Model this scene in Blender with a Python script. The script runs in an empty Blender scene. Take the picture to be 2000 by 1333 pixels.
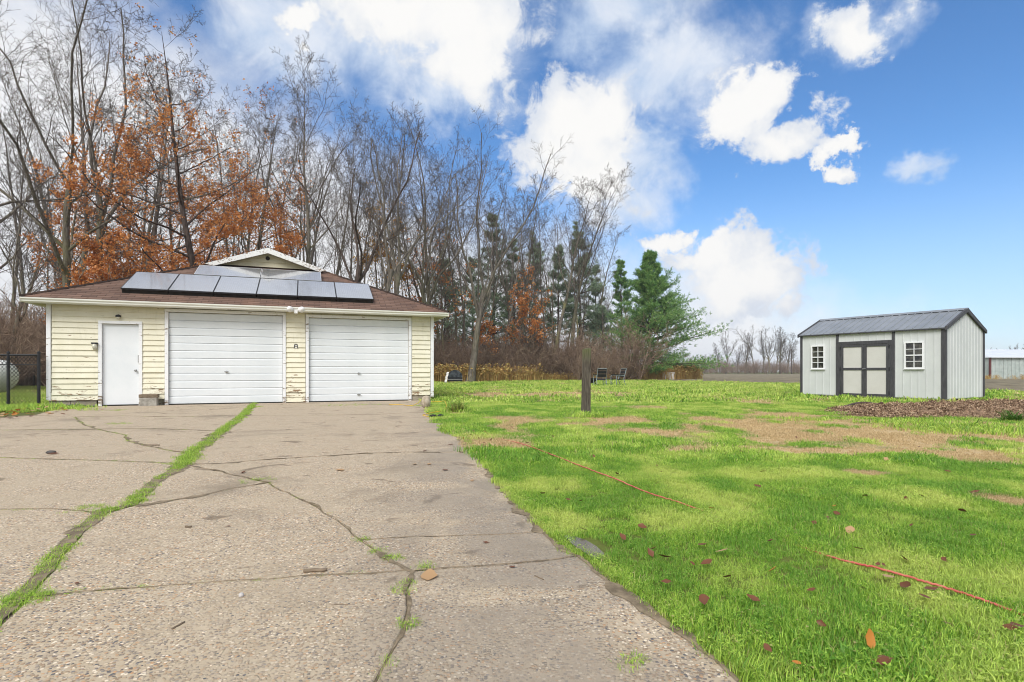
import bpy, bmesh, math, random
import numpy as np
from mathutils import Vector, Matrix

R = math.radians
scene = bpy.context.scene
COL = scene.collection
rng = np.random.default_rng(7)
random.seed(7)

# ------------------------------------------------------------------ camera, light, exposure
F, CH, HY = 1080.0, 0.866, 725.0          # focal length in photo pixels, eye height, horizon row
cam_d = bpy.data.cameras.new('camera')
cam = bpy.data.objects.new('camera', cam_d)
COL.objects.link(cam)
cam.location = (0, 0, CH)
cam.rotation_euler = (R(90), 0, 0)
cam_d.sensor_width = 36
cam_d.lens = 36 * F / 2000
cam_d.shift_y = (HY - 666.5) / 2000
cam_d.clip_start = 0.05
cam_d.clip_end = 6000
scene.camera = cam
vs = scene.view_settings
vs.view_transform = 'Standard'
vs.look = 'None'
vs.gamma = 1
vs.use_curve_mapping = False
vs.exposure = 0.68
scene.render.engine = 'CYCLES'
scene.cycles.max_bounces = 6
scene.cycles.filter_width = 1.0
scene.cycles.transparent_max_bounces = 12

SUN_EL, SUN_AZ = R(46), R(200)            # soft sun, behind the camera to the left (compass from +Y, clockwise)
sun_d = bpy.data.lights.new('sun', 'SUN')
sun_d.energy = 2.2
sun_d.angle = R(32)
sun_d.color = (1, 0.98, 0.95)
sun = bpy.data.objects.new('sun', sun_d)
COL.objects.link(sun)
sdir = Vector((math.sin(SUN_AZ) * math.cos(SUN_EL), math.cos(SUN_AZ) * math.cos(SUN_EL), math.sin(SUN_EL)))
sun.rotation_euler = sdir.to_track_quat('Z', 'Y').to_euler()
sun.location = sdir * 60

# ------------------------------------------------------------------ sky
world = bpy.data.worlds.new('World')
scene.world = world
world.use_nodes = True
wt = world.node_tree
wt.nodes.clear()


class NT:
    """small helper to write node trees as expressions"""
    def __init__(s, tree):
        s.t = tree

    def n(s, typ, ins=None, **kw):
        nd = s.t.nodes.new(typ)
        for k, v in kw.items():
            setattr(nd, k, v)
        for k, v in (ins or {}).items():
            sock = nd.inputs[k]
            if isinstance(v, bpy.types.NodeSocket):
                s.t.links.new(v, sock)
            else:
                sock.default_value = v
        return nd

    def m(s, op, a, b=None, c=None, clamp=False):
        ins = {0: a}
        if b is not None:
            ins[1] = b
        if c is not None:
            ins[2] = c
        return s.n('ShaderNodeMath', ins, operation=op, use_clamp=clamp).outputs[0]

    def ss(s, lo, hi, x):
        return s.n('ShaderNodeMapRange', {0: x, 1: lo, 2: hi, 3: 0.0, 4: 1.0}, interpolation_type='SMOOTHSTEP').outputs[0]

    def mix(s, fac, a, b, typ='MIX'):
        nd = s.n('ShaderNodeMix', data_type='RGBA', blend_type=typ)
        for i, v in ((0, fac), (6, a), (7, b)):
            if isinstance(v, bpy.types.NodeSocket):
                s.t.links.new(v, nd.inputs[i])
            else:
                nd.inputs[i].default_value = v if i == 0 or len(v) == 4 else (*v, 1)
        return nd.outputs[2]

    def noise(s, vec, scale, detail=4, rough=0.55, dist=0.0):
        ins = {'Scale': scale, 'Detail': detail, 'Roughness': rough, 'Distortion': dist}
        if vec is not None:
            ins['Vector'] = vec
        return s.n('ShaderNodeTexNoise', ins).outputs[0]


def px_dir(px, py):
    v = Vector(((px - 1000) / F, 1, (HY - py) / F)).normalized()
    return math.atan2(v.x, v.y), math.asin(v.z)


w = NT(wt)
dirv = w.n('ShaderNodeTexCoord').outputs['Generated']
sep = w.n('ShaderNodeSeparateXYZ', {0: dirv})
n_big = w.noise(dirv, 3.2, 6, 0.6)
n_mid = w.noise(dirv, 9.0, 8, 0.6, 0.4)
n_fine = w.noise(dirv, 17.0, 10, 0.68, 0.6)
az0 = w.m('ARCTAN2', sep.outputs[0], sep.outputs[1])
el0 = w.m('ARCSINE', sep.outputs[2])
# the outlines wander with the noise
warp = w.n('ShaderNodeTexNoise', {'Vector': dirv, 'Scale': 11.0, 'Detail': 6.0, 'Roughness': 0.6})
wsep = w.n('ShaderNodeSeparateColor', {0: warp.outputs[1]})
az = w.m('ADD', az0, w.m('MULTIPLY', w.m('SUBTRACT', wsep.outputs[0], 0.5), 0.17))
el = w.m('ADD', el0, w.m('MULTIPLY', w.m('SUBTRACT', wsep.outputs[1], 0.5), 0.17))


def lobes(items):
    out = None
    for (px, py, rx, ry) in items:
        a, e = px_dir(px, py)
        ra = abs(px_dir(px + rx, py)[0] - px_dir(px - rx, py)[0]) / 2
        re = abs(px_dir(px, py + ry)[1] - px_dir(px, py - ry)[1]) / 2
        u = w.m('DIVIDE', w.m('SUBTRACT', az, a), ra)
        v = w.m('DIVIDE', w.m('SUBTRACT', el, e), re)
        q = w.m('SUBTRACT', 1.0, w.m('SQRT', w.m('ADD', w.m('MULTIPLY', u, u), w.m('MULTIPLY', v, v))))
        out = q if out is None else w.m('SMOOTH_MAX', out, q, 0.15)
    return out


bright = lobes([(1120, 262, 160, 140), (1160, 345, 120, 110), (1455, 215, 95, 90), (1530, 285, 105, 75), (1635, 310, 40, 28),
                (1310, 482, 52, 46), (1395, 510, 80, 70), (1475, 535, 130, 100), (1430, 580, 110, 80), (1665, 65, 100, 90),
                (880, 30, 210, 150), (910, 130, 100, 120), (760, 20, 180, 110), (605, 42, 40, 36)])
veil = lobes([(780, 60, 420, 230), (880, 180, 170, 130), (1290, 150, 260, 170), (1200, 30, 250, 140), (1260, 330, 140, 110),
              (1400, 610, 190, 150), (1660, 70, 150, 110), (560, 60, 260, 160), (1790, 318, 90, 50), (1215, 400, 130, 90)])
mb = w.ss(0.05, 0.40, w.m('ADD', bright, w.m('MULTIPLY', w.m('SUBTRACT', n_fine, 0.5), 1.5)))
mv = w.m('MULTIPLY', w.ss(0.05, 0.85, w.m('ADD', veil, w.m('MULTIPLY', w.m('SUBTRACT', n_mid, 0.5), 1.1))), 0.86)
# overcast bank: low and to the left of the line through the two directions, and round behind the camera
(a1, e1), (a2, e2) = px_dir(330, 50), px_dir(1150, 470)
ln = math.hypot(a2 - a1, e2 - e1)
nx, ny = (e2 - e1) / ln, -(a2 - a1) / ln
sd = w.m('ADD', w.m('MULTIPLY', w.m('SUBTRACT', az, a1), nx), w.m('MULTIPLY', w.m('SUBTRACT', el, e1), ny))
bank = w.ss(-0.06, 0.13, w.m('ADD', sd, w.m('MULTIPLY', w.m('SUBTRACT', n_big, 0.5), 0.25)))
back = w.ss(1.0, 1.7, w.m('ABSOLUTE', az0))
over = w.ss(0.58, 0.80, el0)
mo = w.m('MAXIMUM', bank, w.m('MULTIPLY', w.m('MAXIMUM', back, over), w.ss(0.2, 0.6, n_big)))

sky = w.n('ShaderNodeTexSky', sky_type='NISHITA', sun_disc=False, sun_elevation=SUN_EL, sun_rotation=SUN_AZ,
          altitude=0, air_density=1.0, dust_density=0.0, ozone_density=6.0)
hsv = w.n('ShaderNodeHueSaturation', {'Saturation': 1.12, 'Value': 1.0, 'Color': sky.outputs[0]})
bg_sky = w.n('ShaderNodeBackground', {0: hsv.outputs[0], 1: 0.108})
grey = w.ss(0.35, 0.75, n_mid)
c_over = w.mix(w.ss(0.3, 0.7, n_big), (0.53, 0.54, 0.56), (0.60, 0.605, 0.615))
c_veil = w.mix(grey, (0.36, 0.44, 0.56), (0.58, 0.60, 0.63))
c_bright = w.mix(w.ss(0.0, 0.75, w.m('ADD', bright, w.m('MULTIPLY', w.m('SUBTRACT', n_mid, 0.5), 1.6))), (0.44, 0.475, 0.535), (0.615, 0.61, 0.60))


def bgmix(fac, a, col, strength=1.0):
    b = w.n('ShaderNodeBackground', {0: col, 1: strength})
    return w.n('ShaderNodeMixShader', {0: fac, 1: a, 2: b.outputs[0]}).outputs[0]


s0_ = bgmix(w.m('MULTIPLY', w.ss(0.34, 0.0, el0), 0.62), bg_sky.outputs[0], (0.36, 0.45, 0.565, 1))
s1 = bgmix(mv, s0_, c_veil)
s2 = bgmix(mo, s1, c_over)
s3 = bgmix(mb, s2, c_bright)
wo = w.n('ShaderNodeOutputWorld')
wt.links.new(s3, wo.inputs[0])

# ------------------------------------------------------------------ coordinates
def G(px, py, z=0.0):
    """ground point that the photograph shows at this place"""
    Y = F * CH / (py - HY)
    return ((px - 1000) / F * Y, Y, z)


def XY(px, Y, z=0.0):
    return ((px - 1000) / F * Y, Y, z)


GA = np.array([-11.0978, 13.2])           # garage: left front corner and direction of its front
GD = np.array([0.93712, 0.349])
GN = np.array([-0.349, 0.93712])
GROT = math.atan2(GD[1], GD[0])
GW = 9.34


def Fp(u, v=0.0):
    p = GA + GD * u + GN * v
    return (p[0], p[1], 0)


# ------------------------------------------------------------------ numpy value noise
def vnoise(x, y, seed=0):
    x = np.asarray(x, float); y = np.asarray(y, float)
    xi = np.floor(x).astype(np.int64); yi = np.floor(y).astype(np.int64)
    xf = x - xi; yf = y - yi
    def hsh(a, b):
        n = (a * 374761393 + b * 668265263 + seed * 974634777) & 0x7fffffff
        n = (n ^ (n >> 13)) * 1274126177 & 0x7fffffff
        return ((n ^ (n >> 16)) & 0xffff) / 65535.0
    sx = xf * xf * (3 - 2 * xf); sy = yf * yf * (3 - 2 * yf)
    a = hsh(xi, yi) * (1 - sx) + hsh(xi + 1, yi) * sx
    b = hsh(xi, yi + 1) * (1 - sx) + hsh(xi + 1, yi + 1) * sx
    return a * (1 - sy) + b * sy


def fbm(x, y, seed=0, o=4):
    s = 0; a = 0.5; t = 0
    for k in range(o):
        s = s + a * vnoise(np.asarray(x) * 2 ** k, np.asarray(y) * 2 ** k, seed + k); t += a; a *= 0.5
    return s / t


# ------------------------------------------------------------------ materials
MATS = {}


def material(name, build, rough=0.8, spec=0.3):
    if name in MATS:
        return MATS[name]
    m = bpy.data.materials.new(name)
    m.use_nodes = True
    t = NT(m.node_tree)
    b = m.node_tree.nodes['Principled BSDF']
    b.inputs['Roughness'].default_value = rough
    b.inputs['Specular IOR Level'].default_value = spec
    out = build(t, b)
    if out is not None:
        if isinstance(out, bpy.types.NodeSocket):
            m.node_tree.links.new(out, b.inputs['Base Color'])
        else:
            b.inputs['Base Color'].default_value = (*out, 1)
    MATS[name] = m
    return m


def bump(t, b, h, strength=0.3, dist=0.02):
    nd = t.n('ShaderNodeBump', {'Strength': strength, 'Distance': dist, 'Height': h})
    t.t.links.new(nd.outputs[0], b.inputs['Normal'])


def mottled(name, c1, c2, scale=6.0, rough=0.8, bmp=0.15, spec=0.3, detail=6, stretch=(1, 1, 1), metal=0.0, lo=0.3, hi=0.7):
    def f(t, b):
        co = t.n('ShaderNodeTexCoord').outputs['Object']
        co = t.n('ShaderNodeMapping', {0: co, 3: stretch}).outputs[0]
        n = t.noise(co, scale, detail, 0.65)
        b.inputs['Metallic'].default_value = metal
        if bmp:
            bump(t, b, n, bmp, 0.01)
        return t.mix(t.ss(lo, hi, n), c1, c2)
    return material(name, f, rough, spec)


def painted(name, paint, paint2, wood, amount, scale=9.0, rough=0.6, stretch=(0.35, 1, 2.0), low=0.0):
    """old paint, flaked off where the noise is high"""
    def f(t, b):
        co = t.n('ShaderNodeTexCoord').outputs['Object']
        cs = t.n('ShaderNodeMapping', {0: co, 3: stretch}).outputs[0]
        n = t.noise(cs, scale, 8, 0.7, 0.3)
        n2 = t.noise(co, 3.0, 5, 0.6)
        fl = t.m('ADD', n, t.m('MULTIPLY', t.m('SUBTRACT', n2, 0.5), 0.35))
        if low:
            z = t.n('ShaderNodeSeparateXYZ', {0: co}).outputs[2]
            fl = t.m('ADD', fl, t.m('MULTIPLY', t.ss(low, 0.0, z), 0.12))
        k = t.ss(amount, amount + 0.035, fl)
        base = t.mix(t.ss(0.25, 0.75, n2), paint, paint2)
        grime = t.noise(t.n('ShaderNodeMapping', {0: co, 3: (2.2, 1, 0.5)}).outputs[0], 4.0, 6, 0.7)
        base = t.mix(t.m('MULTIPLY', t.ss(0.52, 0.75, grime), 0.35), base, tuple(c * 0.62 for c in paint))
        wd = t.mix(t.noise(co, 40, 4), wood, tuple(c * 0.5 for c in wood))
        bump(t, b, t.m('SUBTRACT', 1.0, k), 0.25, 0.004)
        return t.mix(k, base, wd)
    return material(name, f, rough, 0.35)


M_CREAM = painted('cream_paint', (0.70, 0.66, 0.50), (0.78, 0.745, 0.60), (0.30, 0.19, 0.10), 0.635, low=0.9)
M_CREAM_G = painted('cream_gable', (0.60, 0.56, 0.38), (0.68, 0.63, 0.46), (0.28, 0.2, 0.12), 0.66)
M_WHITE = painted('white_trim', (0.76, 0.77, 0.78), (0.82, 0.82, 0.82), (0.32, 0.25, 0.18), 0.62, 12.0, low=0.6)
M_PEEL = painted('peeling_white', (0.70, 0.70, 0.68), (0.78, 0.77, 0.74), (0.26, 0.17, 0.11), 0.565, 14.0, stretch=(1, 1, 2.0))
M_DOOR = mottled('white_door', (0.70, 0.73, 0.75), (0.76, 0.78, 0.795), 1.6, 0.42, 0.02, 0.4)
M_GDOOR = mottled('white_door_panel', (0.65, 0.685, 0.70), (0.74, 0.765, 0.775), 1.1, 0.45, 0.03, 0.4)
M_GUTTER = mottled('gutter_enamel', (0.56, 0.54, 0.40), (0.82, 0.82, 0.76), 5.0, 0.45, 0.05, 0.4, stretch=(0.25, 1, 6), lo=0.22, hi=0.5)
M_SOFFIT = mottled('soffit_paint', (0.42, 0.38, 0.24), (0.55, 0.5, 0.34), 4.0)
M_CONC = mottled('old_concrete', (0.24, 0.22, 0.19), (0.40, 0.38, 0.33), 9.0, 0.9, 0.3)
M_BLOCK = mottled('foundation_block', (0.22, 0.19, 0.14), (0.36, 0.32, 0.25), 7.0, 0.9, 0.3)
M_BLACKMETAL = mottled('black_metal', (0.012, 0.012, 0.014), (0.025, 0.025, 0.028), 12, 0.5, 0.05)
M_DARK = mottled('dark_gap', (0.02, 0.018, 0.015), (0.035, 0.03, 0.025), 12, 0.8, 0.0)
M_STEEL = mottled('galvanised_steel', (0.28, 0.28, 0.28), (0.45, 0.45, 0.44), 14, 0.4, 0.05, metal=0.7)
M_LAMPGLASS = mottled('frosted_glass', (0.5, 0.48, 0.38), (0.62, 0.6, 0.5), 8, 0.2, 0.0, 0.5)
M_WHITEPLASTIC = mottled('white_plastic', (0.72, 0.71, 0.69), (0.84, 0.83, 0.81), 20, 0.4, 0.05)
M_WOODOLD = mottled('weathered_wood', (0.10, 0.075, 0.05), (0.26, 0.2, 0.14), 9, 0.85, 0.3, stretch=(1, 1, 8))


def f_post(t, b):
    co = t.n('ShaderNodeTexCoord').outputs['Object']
    g = t.noise(t.n('ShaderNodeMapping', {0: co, 3: (16, 16, 1.2)}).outputs[0], 3.0, 7, 0.7, 0.5)
    big = t.noise(co, 3.0, 4)
    z = t.n('ShaderNodeSeparateXYZ', {0: co}).outputs[2]
    c = t.mix(t.ss(0.3, 0.72, g), (0.035, 0.027, 0.02), (0.17, 0.145, 0.115))
    moss = t.m('MULTIPLY', t.ss(0.95, 1.35, z), t.ss(0.3, 0.6, big))
    c = t.mix(t.m('MULTIPLY', moss, 0.6), c, (0.13, 0.15, 0.05))
    bump(t, b, g, 0.6, 0.008)
    return c


M_POST = material('post_wood', f_post, 0.9)


def f_roof(t, b):
    co = t.n('ShaderNodeTexCoord').outputs['UV']
    br = t.n('ShaderNodeTexBrick', {'Vector': co, 'Scale': 1.0, 'Color1': (0.12, 0.072, 0.055, 1), 'Color2': (0.22, 0.135, 0.10, 1),
                                   'Mortar': (0.03, 0.02, 0.016, 1), 'Mortar Size': 0.006, 'Bias': 0.0, 'Brick Width': 0.3, 'Row Height': 0.14}, offset=0.5)
    ob = t.n('ShaderNodeTexCoord').outputs['Object']
    n = t.noise(ob, 1.3, 6, 0.6)
    n2 = t.noise(ob, 160, 2)
    c = t.mix(t.m('MULTIPLY', t.ss(0.5, 0.75, n), 0.5), br.outputs[0], (0.26, 0.145, 0.095))
    c = t.mix(t.m('MULTIPLY', n2, 0.45), c, (0.09, 0.065, 0.055))
    bump(t, b, n2, 0.5, 0.006)
    return c


M_ROOF = material('brown_shingle', f_roof, 0.92, 0.2)


def f_solar(t, b):
    co = t.n('ShaderNodeTexCoord').outputs['Object']
    s = t.n('ShaderNodeSeparateXYZ', {0: co})
    def line(x, p, wd):
        fr = t.m('FRACT', t.m('DIVIDE', x, p))
        return t.m('GREATER_THAN', t.m('ABSOLUTE', t.m('SUBTRACT', fr, 0.5)), 0.5 - wd)
    k = t.m('MAXIMUM', line(s.outputs[0], 0.052, 0.06), line(s.outputs[1], 0.158, 0.014))
    b.inputs['Coat Weight'].default_value = 1.0
    b.inputs['Coat Roughness'].default_value = 0.06
    b.inputs['Coat IOR'].default_value = 2.1
    b.inputs['Metallic'].default_value = 0.7
    dust = t.noise(co, 2.2, 5, 0.6)
    c = t.mix(k, (0.50, 0.51, 0.53), (0.66, 0.67, 0.68))
    return t.mix(t.m('MULTIPLY', t.ss(0.3, 0.8, dust), 0.5), c, (0.42, 0.43, 0.43))


M_SOLAR = material('solar_glass', f_solar, 0.22, 0.8)
M_ALU = mottled('panel_frame', (0.03, 0.03, 0.033), (0.06, 0.06, 0.065), 10, 0.4, 0.0, metal=0.3)
M_ALUW = mottled('pale_aluminium', (0.6, 0.61, 0.62), (0.7, 0.7, 0.71), 10, 0.35, 0.0, metal=0.5)


def f_slab(t, b):
    co = t.n('ShaderNodeTexCoord').outputs['Object']
    vo = t.n('ShaderNodeTexVoronoi', {'Vector': co, 'Scale': 95.0, 'Randomness': 1.0})
    vo2 = t.n('ShaderNodeTexVoronoi', {'Vector': co, 'Scale': 58.0, 'Randomness': 1.0})
    sc = t.n('ShaderNodeSeparateColor', {0: vo.outputs['Color']})
    sc2 = t.n('ShaderNodeSeparateColor', {0: vo2.outputs['Color']})
    big = t.noise(co, 0.8, 7, 0.62, 0.6)
    mid = t.noise(co, 4.5, 6, 0.65, 0.4)
    fine = t.noise(co, 180.0, 4, 0.7)
    x = t.n('ShaderNodeSeparateXYZ', {0: co})
    stone = t.n('ShaderNodeValToRGB', {0: sc.outputs[0]})
    cr = stone.color_ramp
    cr.interpolation = 'CONSTANT'
    pal = [(0, (0.25, 0.19, 0.135)), (0.18, (0.42, 0.36, 0.285)), (0.34, (0.17, 0.15, 0.14)), (0.46, (0.33, 0.265, 0.195)),
           (0.6, (0.52, 0.47, 0.40)), (0.72, (0.27, 0.24, 0.215)), (0.82, (0.37, 0.245, 0.15)), (0.92, (0.10, 0.10, 0.11))]
    while len(cr.elements) < len(pal):
        cr.elements.new(0.5)
    for e, (p, c) in zip(cr.elements, pal):
        e.position = p
        e.color = (*c, 1)
    matrix = t.mix(mid, (0.26, 0.22, 0.165), (0.40, 0.35, 0.285))
    inst = t.m('MULTIPLY', t.ss(0.62, 0.44, vo.outputs['Distance']), t.ss(0.12, 0.3, sc.outputs[1]))
    worn = t.ss(0.62, 0.4, t.noise(co, 1.7, 5, 0.6, 0.3))          # laitance still covers the stones in places
    c = t.mix(t.m('MULTIPLY', inst, t.m('ADD', 0.35, t.m('MULTIPLY', worn, 0.65))), matrix, stone.outputs[0])
    bigst = t.m('MULTIPLY', t.ss(0.34, 0.24, vo2.outputs['Distance']), t.m('GREATER_THAN', sc2.outputs[0], 0.8))
    c = t.mix(bigst, c, t.mix(sc2.outputs[1], (0.12, 0.12, 0.125), (0.55, 0.49, 0.41)))
    # dirt and damp patches
    c = t.mix(t.m('MULTIPLY', t.ss(0.52, 0.70, big), 0.6), c, (0.17, 0.145, 0.115))
    c = t.mix(t.m('MULTIPLY', t.ss(0.58, 0.75, mid), 0.45), c, (0.15, 0.125, 0.10))
    spot = t.noise(co, 2.6, 3, 0.5, 0.8)
    c = t.mix(t.m('MULTIPLY', t.ss(0.64, 0.70, spot), 0.6), c, (0.11, 0.085, 0.06))
    damp = t.m('MULTIPLY', t.ss(-0.9, 0.5, t.m('ADD', x.outputs[0], t.m('MULTIPLY', x.outputs[1], 0.12))), t.ss(0.38, 0.56, t.noise(co, 1.1, 5, 0.55, 0.5)))
    c = t.mix(t.m('MULTIPLY', damp, 0.62), c, (0.17, 0.15, 0.13))
    c = t.n('ShaderNodeGamma', {0: c, 1: 1.22}).outputs[0]
    c = t.mix(1.0, c, (1.78, 1.73, 1.64), 'MULTIPLY')
    wet = t.ss(0.55, 0.75, damp)
    b.inputs['Roughness'].default_value = 0.85
    t.t.links.new(t.m('SUBTRACT', 0.85, t.m('MULTIPLY', damp, 0.52)), b.inputs['Roughness'])
    hgt = t.m('ADD', t.m('MULTIPLY', inst, t.m('SUBTRACT', 1.0, t.m('MULTIPLY', wet, 0.8))), t.m('MULTIPLY', fine, 0.5))
    bump(t, b, hgt, 0.9, 0.006)
    return c


M_SLAB = material('exposed_aggregate', f_slab, 0.85, 0.4)
M_SOIL = mottled('joint_soil', (0.11, 0.085, 0.055), (0.28, 0.22, 0.145), 14, 0.95, 0.5)


def f_lawn(t, b):
    co = t.n('ShaderNodeTexCoord').outputs['Object']
    dead = t.n('ShaderNodeAttribute', attribute_name='dead').outputs['Fac']
    n = t.noise(co, 1.1, 8, 0.7)
    n2 = t.noise(co, 22, 6, 0.75)
    g = t.mix(t.ss(0.3, 0.7, n), (0.07, 0.10, 0.018), (0.17, 0.20, 0.05))  # green ground kept dark, so its colour paints the shadow between blades
    g = t.mix(t.ss(0.5, 0.8, n2), g, (0.12, 0.10, 0.045))
    d = t.mix(n2, (0.34, 0.245, 0.13), (0.66, 0.51, 0.30))
    bump(t, b, n2, 0.7, 0.03)
    return t.mix(dead, g, d)


M_LAWN = material('lawn_ground', f_lawn, 0.95, 0.1)
M_GROUND = mottled('meadow_ground', (0.085, 0.10, 0.03), (0.15, 0.15, 0.06), 0.3, 0.95, 0.3, 0.1)
M_WOODFLOOR = mottled('leaf_litter', (0.06, 0.04, 0.022), (0.20, 0.125, 0.065), 5, 0.95, 0.5, 0.1, lo=0.25, hi=0.75)


def f_field(t, b):
    co = t.n('ShaderNodeTexCoord').outputs['Object']
    n = t.noise(co, 0.55, 8, 0.75)
    n2 = t.noise(t.n('ShaderNodeMapping', {0: co, 3: (0.25, 1, 1)}).outputs[0], 2.2, 7, 0.75)
    c = t.mix(t.ss(0.35, 0.65, n2), (0.11, 0.09, 0.062), (0.29, 0.25, 0.17))
    c = t.mix(t.m('MULTIPLY', t.ss(0.5, 0.7, n), 0.5), c, (0.17, 0.17, 0.09))
    bump(t, b, n2, 1.0, 0.15)
    return c


M_FIELD = material('tilled_field', f_field, 0.95, 0.1)
M_MULCH = mottled('brown_mulch', (0.06, 0.038, 0.024), (0.30, 0.20, 0.13), 16, 0.95, 0.8, 0.1, detail=9, lo=0.3, hi=0.68)


def f_grass(t, b):
    tint = t.n('ShaderNodeAttribute', attribute_type='INSTANCER', attribute_name='tint').outputs['Fac']
    shade = t.n('ShaderNodeAttribute', attribute_type='INSTANCER', attribute_name='shade').outputs['Fac']
    r = t.n('ShaderNodeNewGeometry').outputs['Random Per Island']
    g = t.mix(r, (0.07, 0.235, 0.015), (0.58, 0.80, 0.115))
    g = t.mix(t.m('MULTIPLY', shade, 0.7, clamp=True), g, (0.70, 0.76, 0.20))
    g = t.mix(t.m('MULTIPLY', t.ss(0.0, 0.7, t.m('MULTIPLY', shade, -1.0)), 0.45), g, (0.09, 0.29, 0.03))
    g = t.mix(t.m('MULTIPLY', t.m('GREATER_THAN', r, 0.93), 0.8), g, (0.40, 0.33, 0.15))
    d = t.mix(r, (0.42, 0.29, 0.14), (0.80, 0.64, 0.37))
    c = t.mix(t.ss(0.35, 0.65, t.m('ADD', tint, t.m('MULTIPLY', t.m('SUBTRACT', r, 0.5), 0.4))), g, d)
    tr = t.n('ShaderNodeBsdfTranslucent', {0: c})
    t.t.links.new(c, b.inputs['Base Color'])
    mx = t.n('ShaderNodeMixShader', {0: 0.4, 1: b.outputs[0], 2: tr.outputs[0]})
    out = [x for x in t.t.nodes if x.type == 'OUTPUT_MATERIAL'][0]
    t.t.links.new(mx.outputs[0], out.inputs[0])
    return None


M_GRASS = material('grass_blade', f_grass, 0.5, 0.35)


def leafy(name, c1, c2, c3, trans=0.25, rough=0.6):
    def f(t, b):
        r = t.n('ShaderNodeNewGeometry').outputs['Random Per Island']
        c = t.mix(t.ss(0.0, 0.6, r), c1, c2)
        c = t.mix(t.ss(0.6, 1.0, r), c, c3)
        t.t.links.new(c, b.inputs['Base Color'])
        tr = t.n('ShaderNodeBsdfTranslucent', {0: c})
        mx = t.n('ShaderNodeMixShader', {0: trans, 1: b.outputs[0], 2: tr.outputs[0]})
        out = [x for x in t.t.nodes if x.type == 'OUTPUT_MATERIAL'][0]
        t.t.links.new(mx.outputs[0], out.inputs[0])
        return None
    return material(name, f, rough, 0.25)


M_OAKLEAF = leafy('oak_leaf', (0.44, 0.15, 0.04), (0.66, 0.27, 0.075), (0.76, 0.40, 0.16), 0.42)
M_YELLEAF = leafy('yellow_leaf', (0.42, 0.20, 0.03), (0.55, 0.32, 0.05), (0.5, 0.24, 0.06), 0.3)
M_PINE = leafy('pine_needle', (0.08, 0.20, 0.065), (0.19, 0.35, 0.10), (0.40, 0.53, 0.15), 0.35)
M_PINE2 = leafy('dull_pine_needle', (0.17, 0.25, 0.16), (0.30, 0.39, 0.24), (0.42, 0.48, 0.29), 0.4)
M_WEED = leafy('dry_weed', (0.36, 0.20, 0.07), (0.56, 0.38, 0.13), (0.62, 0.52, 0.19), 0.25)
M_TWIG = leafy('brush_twig', (0.15, 0.10, 0.07), (0.26, 0.18, 0.125), (0.37, 0.28, 0.20), 0.0, 0.9)
M_FALLEN = leafy('fallen_leaf_brown', (0.07, 0.03, 0.018), (0.15, 0.06, 0.03), (0.2, 0.09, 0.045), 0.1, 0.5)
M_FALLEN2 = leafy('fallen_leaf_tan', (0.30, 0.16, 0.07), (0.42, 0.26, 0.13), (0.4, 0.2, 0.08), 0.1, 0.5)
M_FALLEN3 = leafy('fallen_leaf_orange', (0.42, 0.15, 0.03), (0.5, 0.2, 0.04), (0.45, 0.16, 0.03), 0.2, 0.5)


def f_bark(t, b):
    co = t.n('ShaderNodeTexCoord').outputs['Object']
    g = t.noise(t.n('ShaderNodeMapping', {0: co, 3: (5, 5, 0.8)}).outputs[0], 2.5, 7, 0.7, 0.6)
    n = t.noise(co, 0.8, 5, 0.6)
    oi = t.n('ShaderNodeObjectInfo').outputs['Random']
    c = t.mix(t.ss(0.3, 0.7, g), (0.075, 0.062, 0.05), (0.25, 0.22, 0.185))
    z = t.n('ShaderNodeSeparateXYZ', {0: co}).outputs[2]
    moss = t.m('MULTIPLY', t.m('MULTIPLY', t.ss(0.38, 0.65, n), t.ss(14.0, 3.0, z)), t.m('MULTIPLY', oi, 1.0))
    c = t.mix(moss, c, (0.21, 0.21, 0.07))
    bump(t, b, g, 0.8, 0.05)
    return c


M_BARK = material('mossy_bark', f_bark, 0.95, 0.1)
M_BRANCH = mottled('grey_branch', (0.075, 0.06, 0.05), (0.16, 0.135, 0.115), 1.5, 0.9, 0.0, 0.1)
M_DARKBARK = mottled('dark_bark', (0.045, 0.034, 0.028), (0.13, 0.10, 0.085), 3, 0.95, 0.5, 0.1, stretch=(3, 3, 0.6))

# ------------------------------------------------------------------ mesh helpers
def tag(o, label=None, cat=None, group=None, kind=None):
    if label: o['label'] = label
    if cat: o['category'] = cat
    if group: o['group'] = group
    if kind: o['kind'] = kind
    return o


def link(name, me, mat, parent=None, smooth=False):
    if mat is not None and len(me.materials) == 0:
        me.materials.append(mat)
    if smooth:
        me.polygons.foreach_set('use_smooth', np.ones(len(me.polygons), bool))
    o = bpy.data.objects.new(name, me)
    COL.objects.link(o)
    if parent is not None:
        o.parent = parent
    return o


def fast_mesh(name, V, Fc):
    V = np.ascontiguousarray(V, np.float32); Fc = np.ascontiguousarray(Fc, np.int32)
    k = Fc.shape[1]
    me = bpy.data.meshes.new(name)
    me.vertices.add(len(V)); me.loops.add(Fc.size); me.polygons.add(len(Fc))
    me.vertices.foreach_set('co', V.ravel())
    me.loops.foreach_set('vertex_index', Fc.ravel())
    me.polygons.foreach_set('loop_start', np.arange(0, Fc.size, k, dtype=np.int32))
    me.update(calc_edges=True)
    return me


def empty(name, loc=(0, 0, 0), rz=0.0):
    o = bpy.data.objects.new(name, None)
    o.empty_display_size = 0.2
    COL.objects.link(o)
    o.location = loc
    o.rotation_euler = (0, 0, rz)
    return o


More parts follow.
